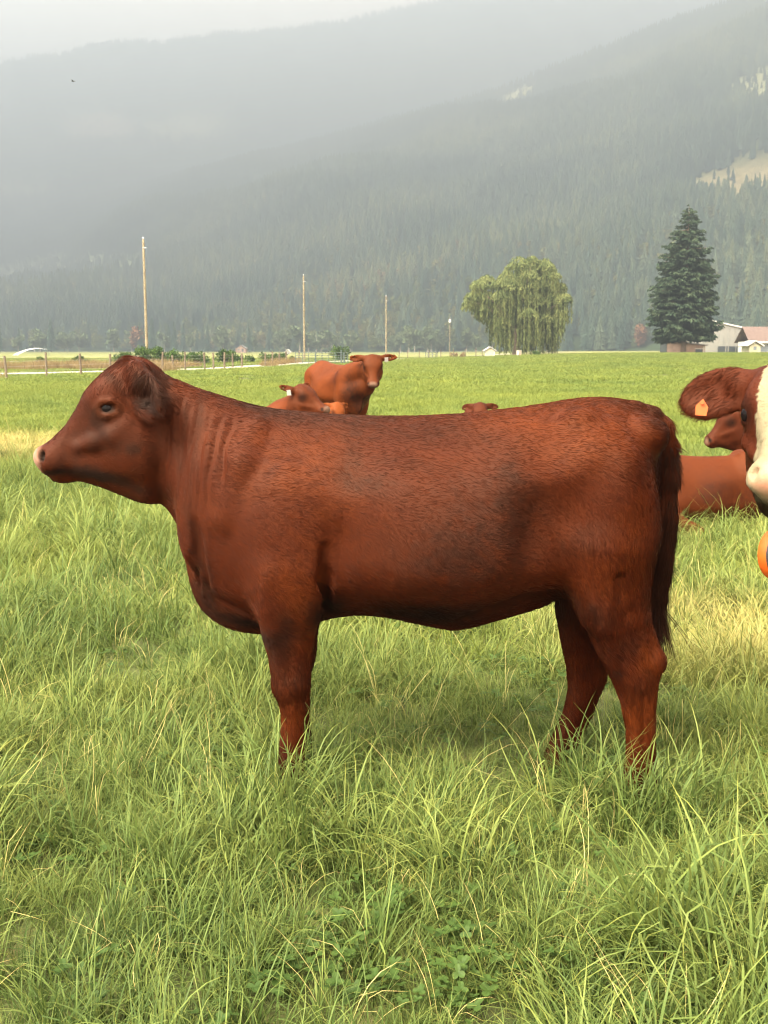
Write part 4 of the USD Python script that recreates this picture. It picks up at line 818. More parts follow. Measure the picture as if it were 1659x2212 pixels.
# the white-faced cow at the right edge
WHITE = V((.125, .104, .062))
def white_face(p, q, cc):
    n = meshkit.fbm(q * 30, 3, 3) - .5; n2 = meshkit.fbm(q * 9, 2, 6) - .5
    y = np.abs(q[:, 1]) + .02 * n + .02 * n2
    hd = (q[:, 0] < -.70)
    lx = (hp(700, 120, 0) - q); along = np.clip(((q - hp(690, 130, 0)) @ (hp(120, 740, 0) - hp(690, 130, 0))) / ((hp(120, 740, 0) - hp(690, 130, 0)) ** 2).sum(), -.2, 1.2)
    lim = np.interp(along, [-.1, .08, .3, .5, .7, .85, 1], [.02, .062, .078, .070, .066, .2, .3])
    e = np.linalg.norm((q * [1, 0, 1]) - hp(560, 480, .09) * [1, 0, 1], axis=1); ep = (e < .05) & (y > .062)
    k = (hd & (y < lim) & ~ep & (q[:, 2] > hp(600, 900, 0)[2] - .02) ).astype(float)
    k = np.maximum(k, (hd & (along > .86)).astype(float))
    mz = np.clip(1.5 - np.linalg.norm((q - hp(96, 755, 0)) * [1, .7, .9], axis=1) / .046, 0, 1)
    w = WHITE * (1 + .3 * n)[:, None]; w = w * (1 - .8 * mz)[:, None] + V((.34, .15, .095)) * (.8 * mz)[:, None]
    dk = np.clip((hp(330, 885, 0)[2] + .012 - q[:, 2]) / .02, 0, 1) * hd
    return (cc * (1 - k)[:, None] + w * k[:, None]) * (1 - .85 * dk)[:, None]
th = math.radians(8); gl = (2.02, 3.22, 0)
want = V((1.192, 3.17, 1.315)); sk = rz3(-th) @ (want - V(gl))
G = cattle('cow', 'white-faced red cow with an orange ear tag reaching in at the right edge', gl, th, sk, facing(th, (-.375, -.927)), math.radians(-2), h=.0085, hw=1.0, out_=.007, earl=.215, base=V((.028, .0048, .0012)), seed=81, hairs=0, tint=white_face, earlift=(-.04, -.04), ms=[], earw=.084)
gq = lambda p: G.q(V(p))
hd_ = lambda p: (gq(p)[:, 0] < -.68) & (gq(p)[:, 0] > -1.25)
rE = np.array([G.P(735, 255, -.12), G.P(735, 255, .12)]); eT = rE + np.array([G.R @ V([.05, s * .14, -.02]) for s in (-1, 1)])
def ear_near(p): return np.minimum(np.linalg.norm(p - eT[0], axis=1), np.linalg.norm(p - eT[1], axis=1))
def g_len(p): return np.where(ear_near(p) < .15, .024, .012) * np.where(np.linalg.norm(gq(p) - hp(94, 755, 0), axis=1) < .07, .3, 1)
def g_flow(p, n):
    f = np.tile(G.R @ V([.6, 0, -.3]), (len(p), 1)); e = ear_near(p) < .15
    s = np.where(gq(p)[:, 1] < 0, -1, 1)[:, None]; f[e] = (np.array([G.R @ V([.03, 1., -.55])]) * 1.0)[0] * [1, 1, 1] if False else ((G.R @ V([.05, 0, -.55]))[None] + s * (G.R @ V([0, .9, 0]))[None])[e]
    return f
hair('coat', G.root, G.mesh, G.tint, 150000, g_len, g_flow, .35, .0013, 7, dens=lambda p, n: np.where(ear_near(p) < .15, 1.0, np.where(hd_(p), .5, .05)), curl=.5, clump=.02)
r0 = rE[0] + (eT[0] - rE[0]) * .55
# tag, collar and its round device
tg = shapely.Polygon([(-.020, 0), (-.011, .012), (.0, .026), (.011, .012), (.021, 0), (.019, -.030), (-.017, -.032)]).buffer(.002)
tm_ = trimesh.creation.extrude_polygon(tg, .003, engine='earcut'); tm_.apply_scale(.74)
def set_on(m, c, normal, up_=(0, 0, 1)):
    n = V(normal) / np.linalg.norm(normal); x = np.cross(up_, n); x /= np.linalg.norm(x); m.apply_transform(np.block([[np.stack([x, np.cross(n, x), n], 1), V(c)[:, None]], [np.zeros((1, 3)), np.ones((1, 1))]])); return m
inv = rz3(-th)
tx, tz = at(1516, 878, 2.93); obj('ear_tag', set_on(tm_, inv @ (V([tx, 2.93, tz]) - V(gl)), inv @ V([-.25, -.95, .12]), inv @ V([.12, 0, 1])), 'tag_orange', G.root)
obj('tag_stud', set_on(trimesh.creation.cylinder(.0045, .006, sections=16), inv @ (V([tx - .001, 2.924, tz + .011]) - V(gl)), inv @ V([-.25, -.95, .12])), 'tag_orange', G.root)
ang = np.linspace(0, 2 * np.pi, 40); ctr = V([-.56, -.02, 1.08])
ring = np.stack([ctr[0] - .02 * np.cos(ang), ctr[1] + .165 * np.cos(ang), ctr[2] + .235 * np.sin(ang)], 1)
obj('collar', tube(ring, .014, 8), 'rubber_black', G.root, True)
dx, dz = at(1702, 1198, 2.95); axis_ = V([.52, -.84, .10]); dc = V([dx, 2.95, dz])
prof = [(0, -.05), (.062, -.05), (.074, -.044), (.0775, -.034), (.0775, -.012), (.074, -.002), (.068, .001)]
def lathe(prof, n=48): return trimesh.creation.revolve(np.array(prof), sections=n)
dev = set_on(lathe(prof + [(.0665, -.004), (0, -.004)]), inv @ (dc - V(gl)), inv @ axis_)
dp = obj('collar_device', dev, 'tag_orange', G.root, 30)
obj('face_plate', set_on(lathe([(0, -.0035), (.066, -.0035), (.066, .004), (.058, .008), (0, .009)]), inv @ (dc - V(gl)), inv @ axis_), 'rubber_black', dp, 30)
obj('face_band', set_on(lathe([(.0705, -.014), (.0782, -.012), (.0782, -.0005), (.0705, .0015)]), inv @ (dc - V(gl)), inv @ axis_), 'rubber_black', dp, 30)
# ------------------------------------------------------------------ buildings, fences, poles, trees round the pasture
principled('weathered_post', (0.07, 0.055, 0.04), 0.9, 0.1, (3.0, (0.12, 0.095, 0.065)))
principled('pole_wood', (0.12, 0.10, 0.06), 0.85, 0.15, (1.2, (0.20, 0.165, 0.10)))
principled('wire_steel', (0.30, 0.30, 0.29), 0.5, 0.4)
principled('gate_pipe', (0.045, 0.06, 0.058), 0.6, 0.3)
principled('porcelain', (0.36, 0.37, 0.38), 0.4, 0.4)
principled('barn_sheet', (0.15, 0.15, 0.135), 0.7, 0.2, (0.6, (0.19, 0.18, 0.155)))
principled('white_paint', (0.44, 0.43, 0.38), 0.7, 0.2, (2.0, (0.34, 0.33, 0.29)))
principled('cream_boards', (0.34, 0.32, 0.22), 0.8, 0.2, (3.0, (0.27, 0.25, 0.17)))
principled('shed_boards', (0.20, 0.13, 0.10), 0.85, 0.15, (1.2, (0.29, 0.21, 0.16)))
principled('roof_brown', (0.085, 0.060, 0.050), 0.85, 0.15, (2.0, (0.115, 0.080, 0.066)))
principled('roof_grey', (0.16, 0.15, 0.14), 0.85, 0.2)
principled('roof_pale', (0.30, 0.30, 0.27), 0.7, 0.2)
principled('dark_opening', (0.03, 0.035, 0.04), 0.4, 0.3)
principled('pane_glass', (0.10, 0.12, 0.14), 0.12, 0.5)
principled('gravel', (0.19, 0.175, 0.145), 0.95, 0.1, (4.0, (0.26, 0.24, 0.20)), (30.0, 0.5))
principled('tree_bark', (0.10, 0.075, 0.055), 0.9, 0.1, (2.0, (0.16, 0.12, 0.09)))
# road
def strip_mesh(line, half, z, step=2.0):
    ln = shapely.LineString(line); s = np.arange(0, ln.length, step); p = np.array([ln.interpolate(t).coords[0] for t in s])
    p = ndimage.gaussian_filter1d(p, 3, axis=0, mode='nearest'); t = np.gradient(p, axis=0); t /= np.linalg.norm(t, axis=1, keepdims=True); n = np.c_[-t[:, 1], t[:, 0]]
    W = np.linspace(-half, half, 5); X = p[:, :1] + n[:, :1] * W; Y = p[:, 1:] + n[:, 1:] * W
    return up(grid_mesh(X, Y, ground_z(X, Y) + z + .05 * (1 - (W / half) ** 2)[None]))
tag(obj('gravel_road', strip_mesh(ROAD, 1.6, .03), 'gravel', smooth=True), 'pale gravel lane running behind the wire fence on the left', 'road', kind='structure')
def gpt(px, Y): x, _ = at(px, 900, Y); return float(x)
# wire fence along the lane
posts = [(-30, 53.5), (19, 54.8), (105, 58), (179, 62), (242, 66), (303, 70), (354, 74), (377, 77), (403, 80), (445, 83), (464, 86), (487, 88), (505, 91), (525, 94), (575, 99), (591, 103), (605, 107), (621, 111), (647, 116)]
fence = thing('wire_fence', 'wire fence on weathered wooden posts along the near side of the lane', 'fence')
tops = []
rf = np.random.default_rng(3)
for px, Y in posts:
    X = gpt(px, Y); hgt = rf.uniform(1.15, 1.4); r = rf.uniform(.055, .085); ln = rf.normal(0, .03, 2); gz = float(ground_z(X, Y))
    obj('post', tube([(X, Y, gz - .3), (X + ln[0] * .4, Y, gz + hgt * .5), (X + ln[0], Y + ln[1], gz + hgt)], [r, r * .97, r * .9], 8), 'weathered_post', fence)
    tops.append((X, Y, gz))
for hh in (.35, .62, .88, 1.1):
    obj('wire', tube([(x, y, z + hh + .01 * math.sin(x)) for x, y, z in tops], .004, 4), 'wire_steel', fence)
fence2 = thing('wire_fence', 'thin line of far fence posts along the far edge of the field near the willow', 'fence')
for px in (862, 880, 905, 926, 951, 978, 1003, 1026, 1040):
    Y = 176; X = gpt(px, Y); gz = float(ground_z(X, Y)); obj('post', tube([(X, Y, gz - .3), (X + .02, Y, gz + 1.35)], [.07, .06], 6), 'weathered_post', fence2)
for hh in (.6, 1.0): obj('wire', tube([(gpt(px, 176), 176, float(ground_z(gpt(px, 176), 176)) + hh) for px in (862, 905, 951, 1003, 1040)], .006, 4), 'wire_steel', fence2)
# pipe corral
gate = thing('pipe_gate', 'dark green metal pipe panels of a corral behind the standing cow', 'gate', (0, 0, 0))
gx = [gpt(p, 112) for p in (640, 655, 668, 683, 697, 711, 725, 738, 744, 752)]
for k, X in enumerate(gx): obj('upright', tube([(X, 112, -.2), (X, 112, 1.28 if k not in (3, 7) else 1.5)], .035 if k not in (3, 7, 8) else .075, 8), 'gate_pipe', gate)
for hh in (.28, .5, .72, .96, 1.24): obj('rail', tube([(gx[0], 112, hh), (gx[-1], 112, hh)], .026, 8), 'gate_pipe', gate)
# power poles
def pole(px, Y, H, lean, label):
    X = gpt(px, Y); gz = float(ground_z(X, Y)); p = thing('power_pole', label, 'pole', (X, Y, gz), group='power poles along the lane')
    obj('shaft', tube([(0, 0, -.5), (lean * .5, 0, H * .5), (lean, 0, H)], [.16, .135, .11], 10), 'pole_wood', p, 40)
    obj('insulator', cat_mesh([tube([(lean, 0, H), (lean, 0, H + .12)], [.05, .05], 8), trimesh.creation.icosphere(2, .08).apply_translation([lean, 0, H + .17])]), 'porcelain', p, True)
    obj('bracket', box(lean - .04, lean + .3, -.14, -.10, H - .9, H - .82), 'wire_steel', p)
    return p
pole(322, 115, 12.9, .0, 'tallest wooden power pole, behind the bushes left of the standing cow')
pole(659, 168, 12.8, .0, 'wooden power pole rising behind the rump of the standing cow')
pole(834, 226, 12.6, .0, 'wooden power pole just right of the head of the standing cow')
pt = pole(970, 388, 12.6, .0, 'farthest and smallest power pole, carrying a white transformer, left of the willow')
obj('transformer', tube([(.0, -.35, 11.0), (.0, -.35, 12.2)], .45, 14), 'porcelain', pt, 30)
# buildings
def gable(parent, name, x0, x1, y0, y1, z0, ze, zr, xr, material, th=.12, over=.35):
    xm = xr
    def slab_(xa, za, xb, zb):
        d = np.array([xb - xa, zb - za]); n = np.array([-d[1], d[0]]) / np.linalg.norm(d); n = n if n[1] > 0 else -n
        q = [(xa, za), (xb, zb), (xb + n[0] * th, zb + n[1] * th), (xa + n[0] * th, za + n[1] * th)]
        m = trimesh.creation.extrude_polygon(shapely.Polygon(q), y1 - y0 + 2 * over, engine='earcut'); T = np.array([[1, 0, 0, 0], [0, 0, -1, y1 + over], [0, 1, 0, 0], [0, 0, 0, 1.]]); return m.apply_transform(T)
    sl = (zr - ze) / max(xm - x0, 1e-3); sr = (zr - ze) / max(x1 - xm, 1e-3); ms = []
    if xm > x0: ms.append(slab_(x0 - over, ze - sl * over, xm, zr))
    if x1 > xm: ms.append(slab_(xm, zr, x1 + over, ze - sr * over))
    return obj(name, cat_mesh(ms), material, parent)
def wall_prism(poly, y0, y1):
    m = trimesh.creation.extrude_polygon(shapely.Polygon(poly), y1 - y0, engine='earcut'); return m.apply_transform(np.array([[1, 0, 0, 0], [0, 0, -1, y1], [0, 1, 0, 0], [0, 0, 0, 1.]]))
def zz(py, Y): return float(at(829.5, py, Y)[1])
Y = 235; bx0, bxr, bx1 = gpt(1438, Y), gpt(1527, Y), gpt(1616, Y); gz = float(ground_z(bx1, Y)); zr, ze = zz(694, Y), zz(713, Y)
barn = thing('barn', 'large grey sheet metal barn with a white roof edge behind the spruce', 'barn', (bxr, Y, gz))
w = bx1 - bxr; wl = bxr - gpt(1462, Y); zr -= gz; ze -= gz; zl_ = zr - (zr - ze) * wl / w
obj('wall', wall_prism([(-wl, -.3), (w, -.3), (w, ze), (0, zr), (-wl, zl_)], 0, 9), 'barn_sheet', barn)
obj('roof', cat_mesh([wall_prism([(-wl - .3, zl_ - .05), (0, zr + .01), (0, zr + .31), (-wl - .3, zl_ + .25)], -.3, 9.3), wall_prism([(0, zr + .01), (w + .3, ze - .06), (w + .3, ze + .24), (0, zr + .31)], -.3, 9.3)]), 'white_paint', barn)
for k in range(14):   # ribs of the sheeting
    xk = -wl + .5 + k * (w + wl - 1.0) / 13; obj('sheet_rib', box(xk - .04, xk + .04, -.045, .0, -.2, zr - (zr - ze) * abs(xk) / w - .12), 'barn_sheet', barn)
obj('door_opening', box(1.6, 6.3, -.09, -.05, -.2, 1.25), 'dark_opening', barn)
for xk in (1.55, 3.4, 3.95, 5.6, 6.3): obj('door_frame', box(xk - .09, xk + .09, -.14, -.095, -.2, 1.3), 'barn_sheet', barn)
Y = 216; sx0, sx1 = gpt(1435, Y), gpt(1517, Y); gz = float(ground_z(sx0, Y)); sw = sx1 - sx0; zl, zrr = zz(735, Y) - gz, zz(746, Y) - gz
shed = thing('shed', 'low pinkish brown board shed under the spruce with a sloping roof', 'shed', (sx0, Y, gz))
obj('wall', wall_prism([(0, -.3), (sw, -.3), (sw, zrr), (0, zl)], 0, 5), 'shed_boards', shed)
for k in range(22): obj('board', box(sw * k / 22 + .015, sw * (k + 1) / 22 - .015, -.03, -.002, -.2, zl + (zrr - zl) * (k + .5) / 22 - .05), 'shed_boards', shed)
sr = wall_prism([(-.5, zl + .04), (sw + .5, zrr - .03), (sw + .5, zrr + .17), (-.5, zl + .24)], -.5, 5.4); obj('roof', sr, 'roof_grey', shed)
obj('side_board', box(-.10, -.02, -.06, 5, -.2, zl), 'dark_opening', shed)
obj('opening', box(sw - 2.0, sw - .6, -.075, -.035, -.2, .75), 'dark_opening', shed); obj('opening_frame', box(sw - 2.1, sw - .5, -.09, -.04, .76, .9), 'white_paint', shed); obj('corner_board', box(sw - .45, sw - .2, -.08, -.035, -.2, zrr - .1), 'white_paint', shed)
Y = 222; hx0 = gpt(1618, Y); gz = float(ground_z(hx0, Y)); z0_, z1_ = zz(738, Y) - gz, zz(711, Y) - gz
house = thing('house', 'white farmhouse with a brown roof and small gabled porch at the right edge', 'house', (hx0, Y, gz))
obj('wall', box(.6, 16, 3, 11, -.3, z0_ + .1), 'white_paint', house)
rp = wall_prism([(2.2, z0_), (2.2 + .01, z0_ - .14), (7, z1_ + .5), (11.8, z0_ - .14), (11.8, z0_), (7, z1_ + .7)], 0, 16.4); rp.apply_transform(trimesh.transformations.rotation_matrix(math.pi / 2, [0, 0, 1])); rp.apply_translation([16.4, 0, 0]); obj('roof', rp, 'roof_brown', house)
obj('fascia', box(.0, 16.4, 2.10, 2.19, z0_ - .22, z0_ + .12), 'white_paint', house)
for k in range(5): obj('window', box(2.6 + k * 2.3, 4.3 + k * 2.3, 2.93, 2.99, .15, z0_ - .45), 'pane_glass', house); obj('window_frame', box(2.45 + k * 2.3, 2.58 + k * 2.3, 2.90, 2.985, .05, z0_ - .4), 'white_paint', house)
pw0, pw1 = gpt(1607, 219) - hx0, gpt(1641, 219) - hx0; pm = (pw0 + pw1) / 2
obj('porch_wall', wall_prism([(pw0 + .5, -.3), (pw1 - .5, -.3), (pw1 - .5, 1.25), (pm, 2.0), (pw0 + .5, 1.25)], -2.8, 2), 'cream_boards', house)
gable(house, 'porch_roof', pw0 + .1, pw1 - .1, -3, 2, 0, 1.35, 2.25, pm, 'white_paint', .18, .2)
obj('porch_window', box(pm - .3, pm + .3, -2.86, -2.81, .5, 1.2), 'pane_glass', house)
Y = 184; kx0, kx1 = gpt(1043, Y), gpt(1070, Y); gz = float(ground_z(kx0, Y)); kw = (kx1 - kx0) / 2
hut = thing('hut', 'tiny cream hut with a pale gabled roof left of the willow', 'hut', ((kx0 + kx1) / 2, Y, gz))
obj('wall', wall_prism([(-kw * .72, -.3), (kw * .72, -.3), (kw * .72, 1.05), (0, 1.5), (-kw * .72, 1.05)], 0, 1.8), 'cream_boards', hut)
gable(hut, 'roof', -kw * .74, kw * .74, 0, 1.8, 0, 1.08, 1.6, 0, 'roof_pale', .10, .25)
obj('door', box(-.35, .25, -.05, -.005, -.2, .95), 'cream_boards', hut, label='boarded door in the gable end')
for s in (-1, 1): obj('corner_board', box(s * kw * .68 - .05, s * kw * .68 + .05, -.04, -.003, -.2, 1.0), 'white_paint', hut)
Y = 186; X = gpt(1118, Y); gz = float(ground_z(X, Y)); wb = thing('well_box', 'small pinkish white box standing under the willow', 'box', (X, Y, gz))
obj('panel', box(-.36, -.03, -.25, .25, -.1, .85), 'white_paint', wb); obj('panel', box(.03, .36, -.25, .25, -.1, .85), 'shed_boards', wb); obj('lid', box(-.42, .42, -.3, .3, .852, .92), 'white_paint', wb)
def small_house(px, py, D, w, h, rh, wall, roof, name, label, dp=5.0, zb=None):
    X, Z = at(px, py, D); X, Z = float(X), float(Z)
    t = thing(name, label, 'house', (X, D, Z)); obj('wall', wall_prism([(-w / 2, -h), (w / 2, -h), (w / 2, h), (0, h + rh * .9), (-w / 2, h)], 0, dp), wall, t); gable(t, 'roof', -w / 2, w / 2, 0, dp, 0, h + .02, h + rh, 0, roof, .2, .4)
    obj('window', box(-w * .3, -w * .08, -.06, -.004, h * .3, h * .75), 'pane_glass', t); obj('door', box(w * .1, w * .28, -.06, -.004, -h * .4, h * .75), 'dark_opening', t); return t
small_house(1573, 604, 1010, 7, 2.2, 2.4, 'shed_boards', 'roof_pale', 'cabin', 'white-roofed cabin among the trees on the slope right of the spruce', 8)
small_house(520, 757, 640, 6.0, 1.3, 1.9, 'shed_boards', 'roof_grey', 'farmhouse', 'hazy brown farmhouse beyond the lane, left of the second pole', 8)
small_house(622, 764, 400, 1.5, .8, .8, 'white_paint', 'white_paint', 'hut', 'tiny white hut beyond the lane just left of the second pole', 2)
Y = 182; X = gpt(931, Y); fr = thing('hay_feeder', 'dark metal hay feeder rack at the far edge of the field', 'feeder', (X, Y, float(ground_z(X, Y))))
for k in range(9): a = k * 2 * math.pi / 9; obj('bar', tube([(1.0 * math.cos(a), .8 * math.sin(a), 0), (1.05 * math.cos(a), .8 * math.sin(a), .95)], .035, 6), 'gate_pipe', fr)
for hz_ in (.12, .5, .95): an = np.linspace(0, 2 * np.pi, 25); obj('ring', tube(np.stack([1.03 * np.cos(an), .8 * np.sin(an), 0 * an + hz_], 1), .04, 6), 'gate_pipe', fr)
# sprinkler
sx = gpt(112, 300); spk = thing('sprinkler', 'irrigation sprinkler throwing a thin arc of water over the far field', 'sprinkler', (sx, 300, 0))
obj('riser', tube([(0, 0, 0), (0, 0, 1.5), (-.25, 0, 1.62)], [.06, .05, .04], 8), 'gate_pipe', spk)
mat('water_spray', {'t': ('transparent_bsdf', {}), 'd': ('diffuse_bsdf', {'color': (0.9, 0.92, 0.93)}), 'l': ('translucent_bsdf', {'color': (0.9, 0.92, 0.93)}), 'a': ('mix_closure', {'fac': 0.5}), 'm': ('mix_closure', {'fac': 0.5})}, [('d.BSDF', 'a.closure1'), ('l.BSDF', 'a.closure2'), ('t.BSDF', 'm.closure1'), ('a.closure', 'm.closure2')], surface='m.closure')
for k in range(4):
    t = np.linspace(0, 1, 20); obj('water_jet', tube(np.stack([-.25 - (8.6 + .5 * k) * t, .3 * k * t, 1.62 + (2.6 + .1 * k) * t * (1 - t) * 1.0 - 1.2 * t ** 2 - .3 * t], 1), np.linspace(.02, .07, 20), 6), 'water_spray', spk)
# bird
bd = thing('bird', 'small dark bird gliding in front of the far ridge', 'bird', (gpt(188, 90), 90, zz(175, 90)))
principled('bird_feather', (0.02, 0.018, 0.018), 0.8, 0.2)
b0 = trimesh.creation.icosphere(2, 1.0); b0.apply_scale([.13, .045, .035]); obj('body', b0, 'bird_feather', bd, True)
for s in (-1, 1): obj('wing', trimesh.Trimesh(np.array([(-.06, 0, .01), (.07, 0, .01), (.02, s * .16, .05), (-.07, s * .16, .05), (-.10, s * .33, .035), (-.02, s * .3, .045), (0, s * .08, -.005)]), [(0, 1, 2), (0, 2, 3), (3, 2, 5), (3, 5, 4), (0, 6, 1)], process=False), 'bird_feather', bd)
obj('tail', trimesh.Trimesh(np.array([(.1, -.02, 0), (.1, .02, 0), (.22, .05, 0), (.22, -.05, 0), (.15, 0, -.01)]), [(0, 1, 2), (0, 2, 3), (0, 4, 1)], process=False), 'bird_feather', bd)

# trees and bushes
def leaf_mat(name, c0, c1, c2, trans=.3, scale=.5):
    return mat(name, {'g': ('geometry', {}), 'n': ('noise_texture', {'scale': scale, 'detail': 4.0}), 'h': ('math', {'math_type': 'multiply_add', 'value2': 0.45, 'value3': 0.0}), 'h2': ('math', {'math_type': 'multiply_add', 'value2': 0.9, 'value3': -0.2}),
        'r': ('rgb_ramp', {'ramp': [(0.15, c0), (0.5, c1), (0.85, c2)]}), 'd': ('diffuse_bsdf', {}), 't': ('translucent_bsdf', {}), 'm': ('mix_closure', {'fac': trans})},
        [('g.random_per_island', 'h.value1'), ('g.position', 'n.vector'), ('n.fac', 'h2.value1'), ('h2.value', 'h.value3'), ('h.value', 'r.fac'), ('r.color', 'd.color'), ('r.color', 't.color'), ('d.BSDF', 'm.closure1'), ('t.BSDF', 'm.closure2')], surface='m.closure')
leaf_mat('willow_leaf', (0.07, 0.09, 0.034), (0.20, 0.215, 0.078), (0.34, 0.33, 0.125), .4, .6)
leaf_mat('spruce_needle', (0.022, 0.036, 0.022), (0.058, 0.076, 0.040), (0.12, 0.135, 0.065), .2, .7)
leaf_mat('bush_leaf', (0.03, 0.055, 0.015), (0.07, 0.11, 0.025), (0.14, 0.17, 0.045), .3, 1.2)
leaf_mat('row_leaf', (0.08, 0.11, 0.055), (0.15, 0.17, 0.08), (0.23, 0.22, 0.10), .3, .12)
leaf_mat('row_leaf_rust', (0.16, 0.08, 0.04), (0.24, 0.12, 0.06), (0.28, 0.17, 0.08), .3, .2)
leaf_mat('row_conifer', (0.03, 0.05, 0.034), (0.055, 0.08, 0.05), (0.095, 0.12, 0.065), .1, .2)
leaf_mat('weed_stalk', (0.14, 0.10, 0.05), (0.20, 0.15, 0.07), (0.20, 0.20, 0.06), .3, 1.0)
def cards(c, u, v):                                         # leaf-sized diamonds: centre, long and short half axes
    n = len(c); P = np.stack([c - u, c + v, c + u, c - v], 1).reshape(-1, 3); b = np.arange(n)[:, None] * 4
    return trimesh.Trimesh(P, np.vstack([b + [0, 1, 2], b + [0, 2, 3]]), process=False)
# spruce
r_ = np.random.default_rng(12); Y = 206; X = gpt(1470, Y); gz = float(ground_z(X, Y)); H = zz(434, Y) - gz; ppm = FPX / Y
sp_ = thing('spruce_tree', 'tall dark spruce standing over the shed at the right', 'tree', (X, Y, gz))
obj('trunk', tube([(0, 0, -.3), (0, 0, 1.5), (.1, 0, H * .5), (0, 0, H * .97)], [.62, .48, .3, .03], 12), 'tree_bark', sp_, 40)
lv = np.array([(.0, 0), (.04, .6), (.10, 1.8), (.2, 3.3), (.32, 4.3), (.45, 5.2), (.58, 5.9), (.68, 6.2), (.78, 6.2), (.86, 5.6), (.90, 4.4)])
C, U, W_ = [], [], []; twigs = []
for k in range(760):
    f = r_.uniform(0, 1) ** .62 * .885 + .008; zc = H * (1 - f); R0 = np.interp(f, lv[:, 0], lv[:, 1]) * r_.choice([.66, .82, .98, 1.16], p=[.25, .3, .33, .12]) * r_.uniform(.9, 1.05)
    a = r_.uniform(0, 2 * np.pi); d = np.array([math.cos(a), math.sin(a), 0]); sd = np.array([-d[1], d[0], 0]); sag = R0 * (.12 + .22 * f) * r_.uniform(.6, 1.2); liftt = R0 * .14
    m = int(10 + 17 * R0); t = r_.uniform(.12, 1, m) ** .75
    ax = d[None] * (R0 * t)[:, None]; ax[:, 2] += zc + .25 * R0 * (1 - f) - sag * t ** 1.3 + liftt * t ** 3
    side = r_.normal(0, 1, m) * .17 * R0 * (1 - .75 * t) ** .8
    c = ax + sd[None] * side[:, None]; c[:, 2] -= np.abs(side) * .3 + r_.uniform(0, .35, m) * (.3 + .8 * f)
    ln = r_.uniform(.28, .6, m) * (.55 + .6 * f); dr = d[None] * r_.uniform(.3, 1, (m, 1)) + sd[None] * np.sign(side)[:, None] * r_.uniform(.1, .8, (m, 1)); dr[:, 2] -= r_.uniform(.1, .9, m); dr /= np.linalg.norm(dr, axis=1, keepdims=True)
    q = np.cross(dr, r_.normal(size=(m, 3))); q /= np.linalg.norm(q, axis=1, keepdims=True)
    C.append(c); U.append(dr * ln[:, None]); W_.append(q * (ln * r_.uniform(.25, .42, m))[:, None])
    if R0 > 2.5 and k % 3 == 0: twigs.append(tube(np.stack([d * R0 * s + [0, 0, zc + .25 * R0 * (1 - f) - sag * s ** 1.3 + liftt * s ** 3] for s in (0, .4, .8)]), [.09, .06, .02], 5))
obj('crown', cards(np.vstack(C), np.vstack(U), np.vstack(W_)), 'spruce_needle', sp_); obj('limbs', cat_mesh(twigs), 'tree_bark', sp_)
# willow
r_ = np.random.default_rng(14); Y = 196; X = gpt(1112, Y); gz = float(ground_z(X, Y)); sc = Y / FPX
wl = thing('willow_tree', 'wide weeping willow with long hanging strands at the far edge of the field', 'tree', (X, Y, gz))
obj('trunk', cat_mesh([tube([(0, 0, -.3), (.1, 0, 2.5), (-.3, .2, 5)], [.75, .6, .5], 12)]), 'tree_bark', wl, 40)
zg = lambda py: zz(py, Y) - gz
lobes = []
def lobe(px, py, r): lobes.append(((px - 1112) * sc, zg(py), r))
for px, py, r in [(1140,572,1.6),(1110,580,1.9),(1165,578,1.8),(1090,598,1.8),(1130,600,2),(1185,595,1.7),(1198,622,1.5),(1160,620,2),(1100,625,2),(1075,618,1.6),(1055,612,1.7),(1032,622,1.6),(1020,645,1.5),(1045,645,2),(1070,650,2),(1012,655,1.2),(1120,650,2),(1150,655,2),(1180,655,1.9),(1205,650,1.2),(1095,665,1.8),(1040,668,1.4),(1130,680,2),(1170,685,2),(1200,680,1.4),(1150,705,1.6),(1075,690,1.6),(1185,710,1.4),(1110,700,1.5)]: lobe(px, py, r)
C, U, W_, S_ = [], [], [], []
limbs = []
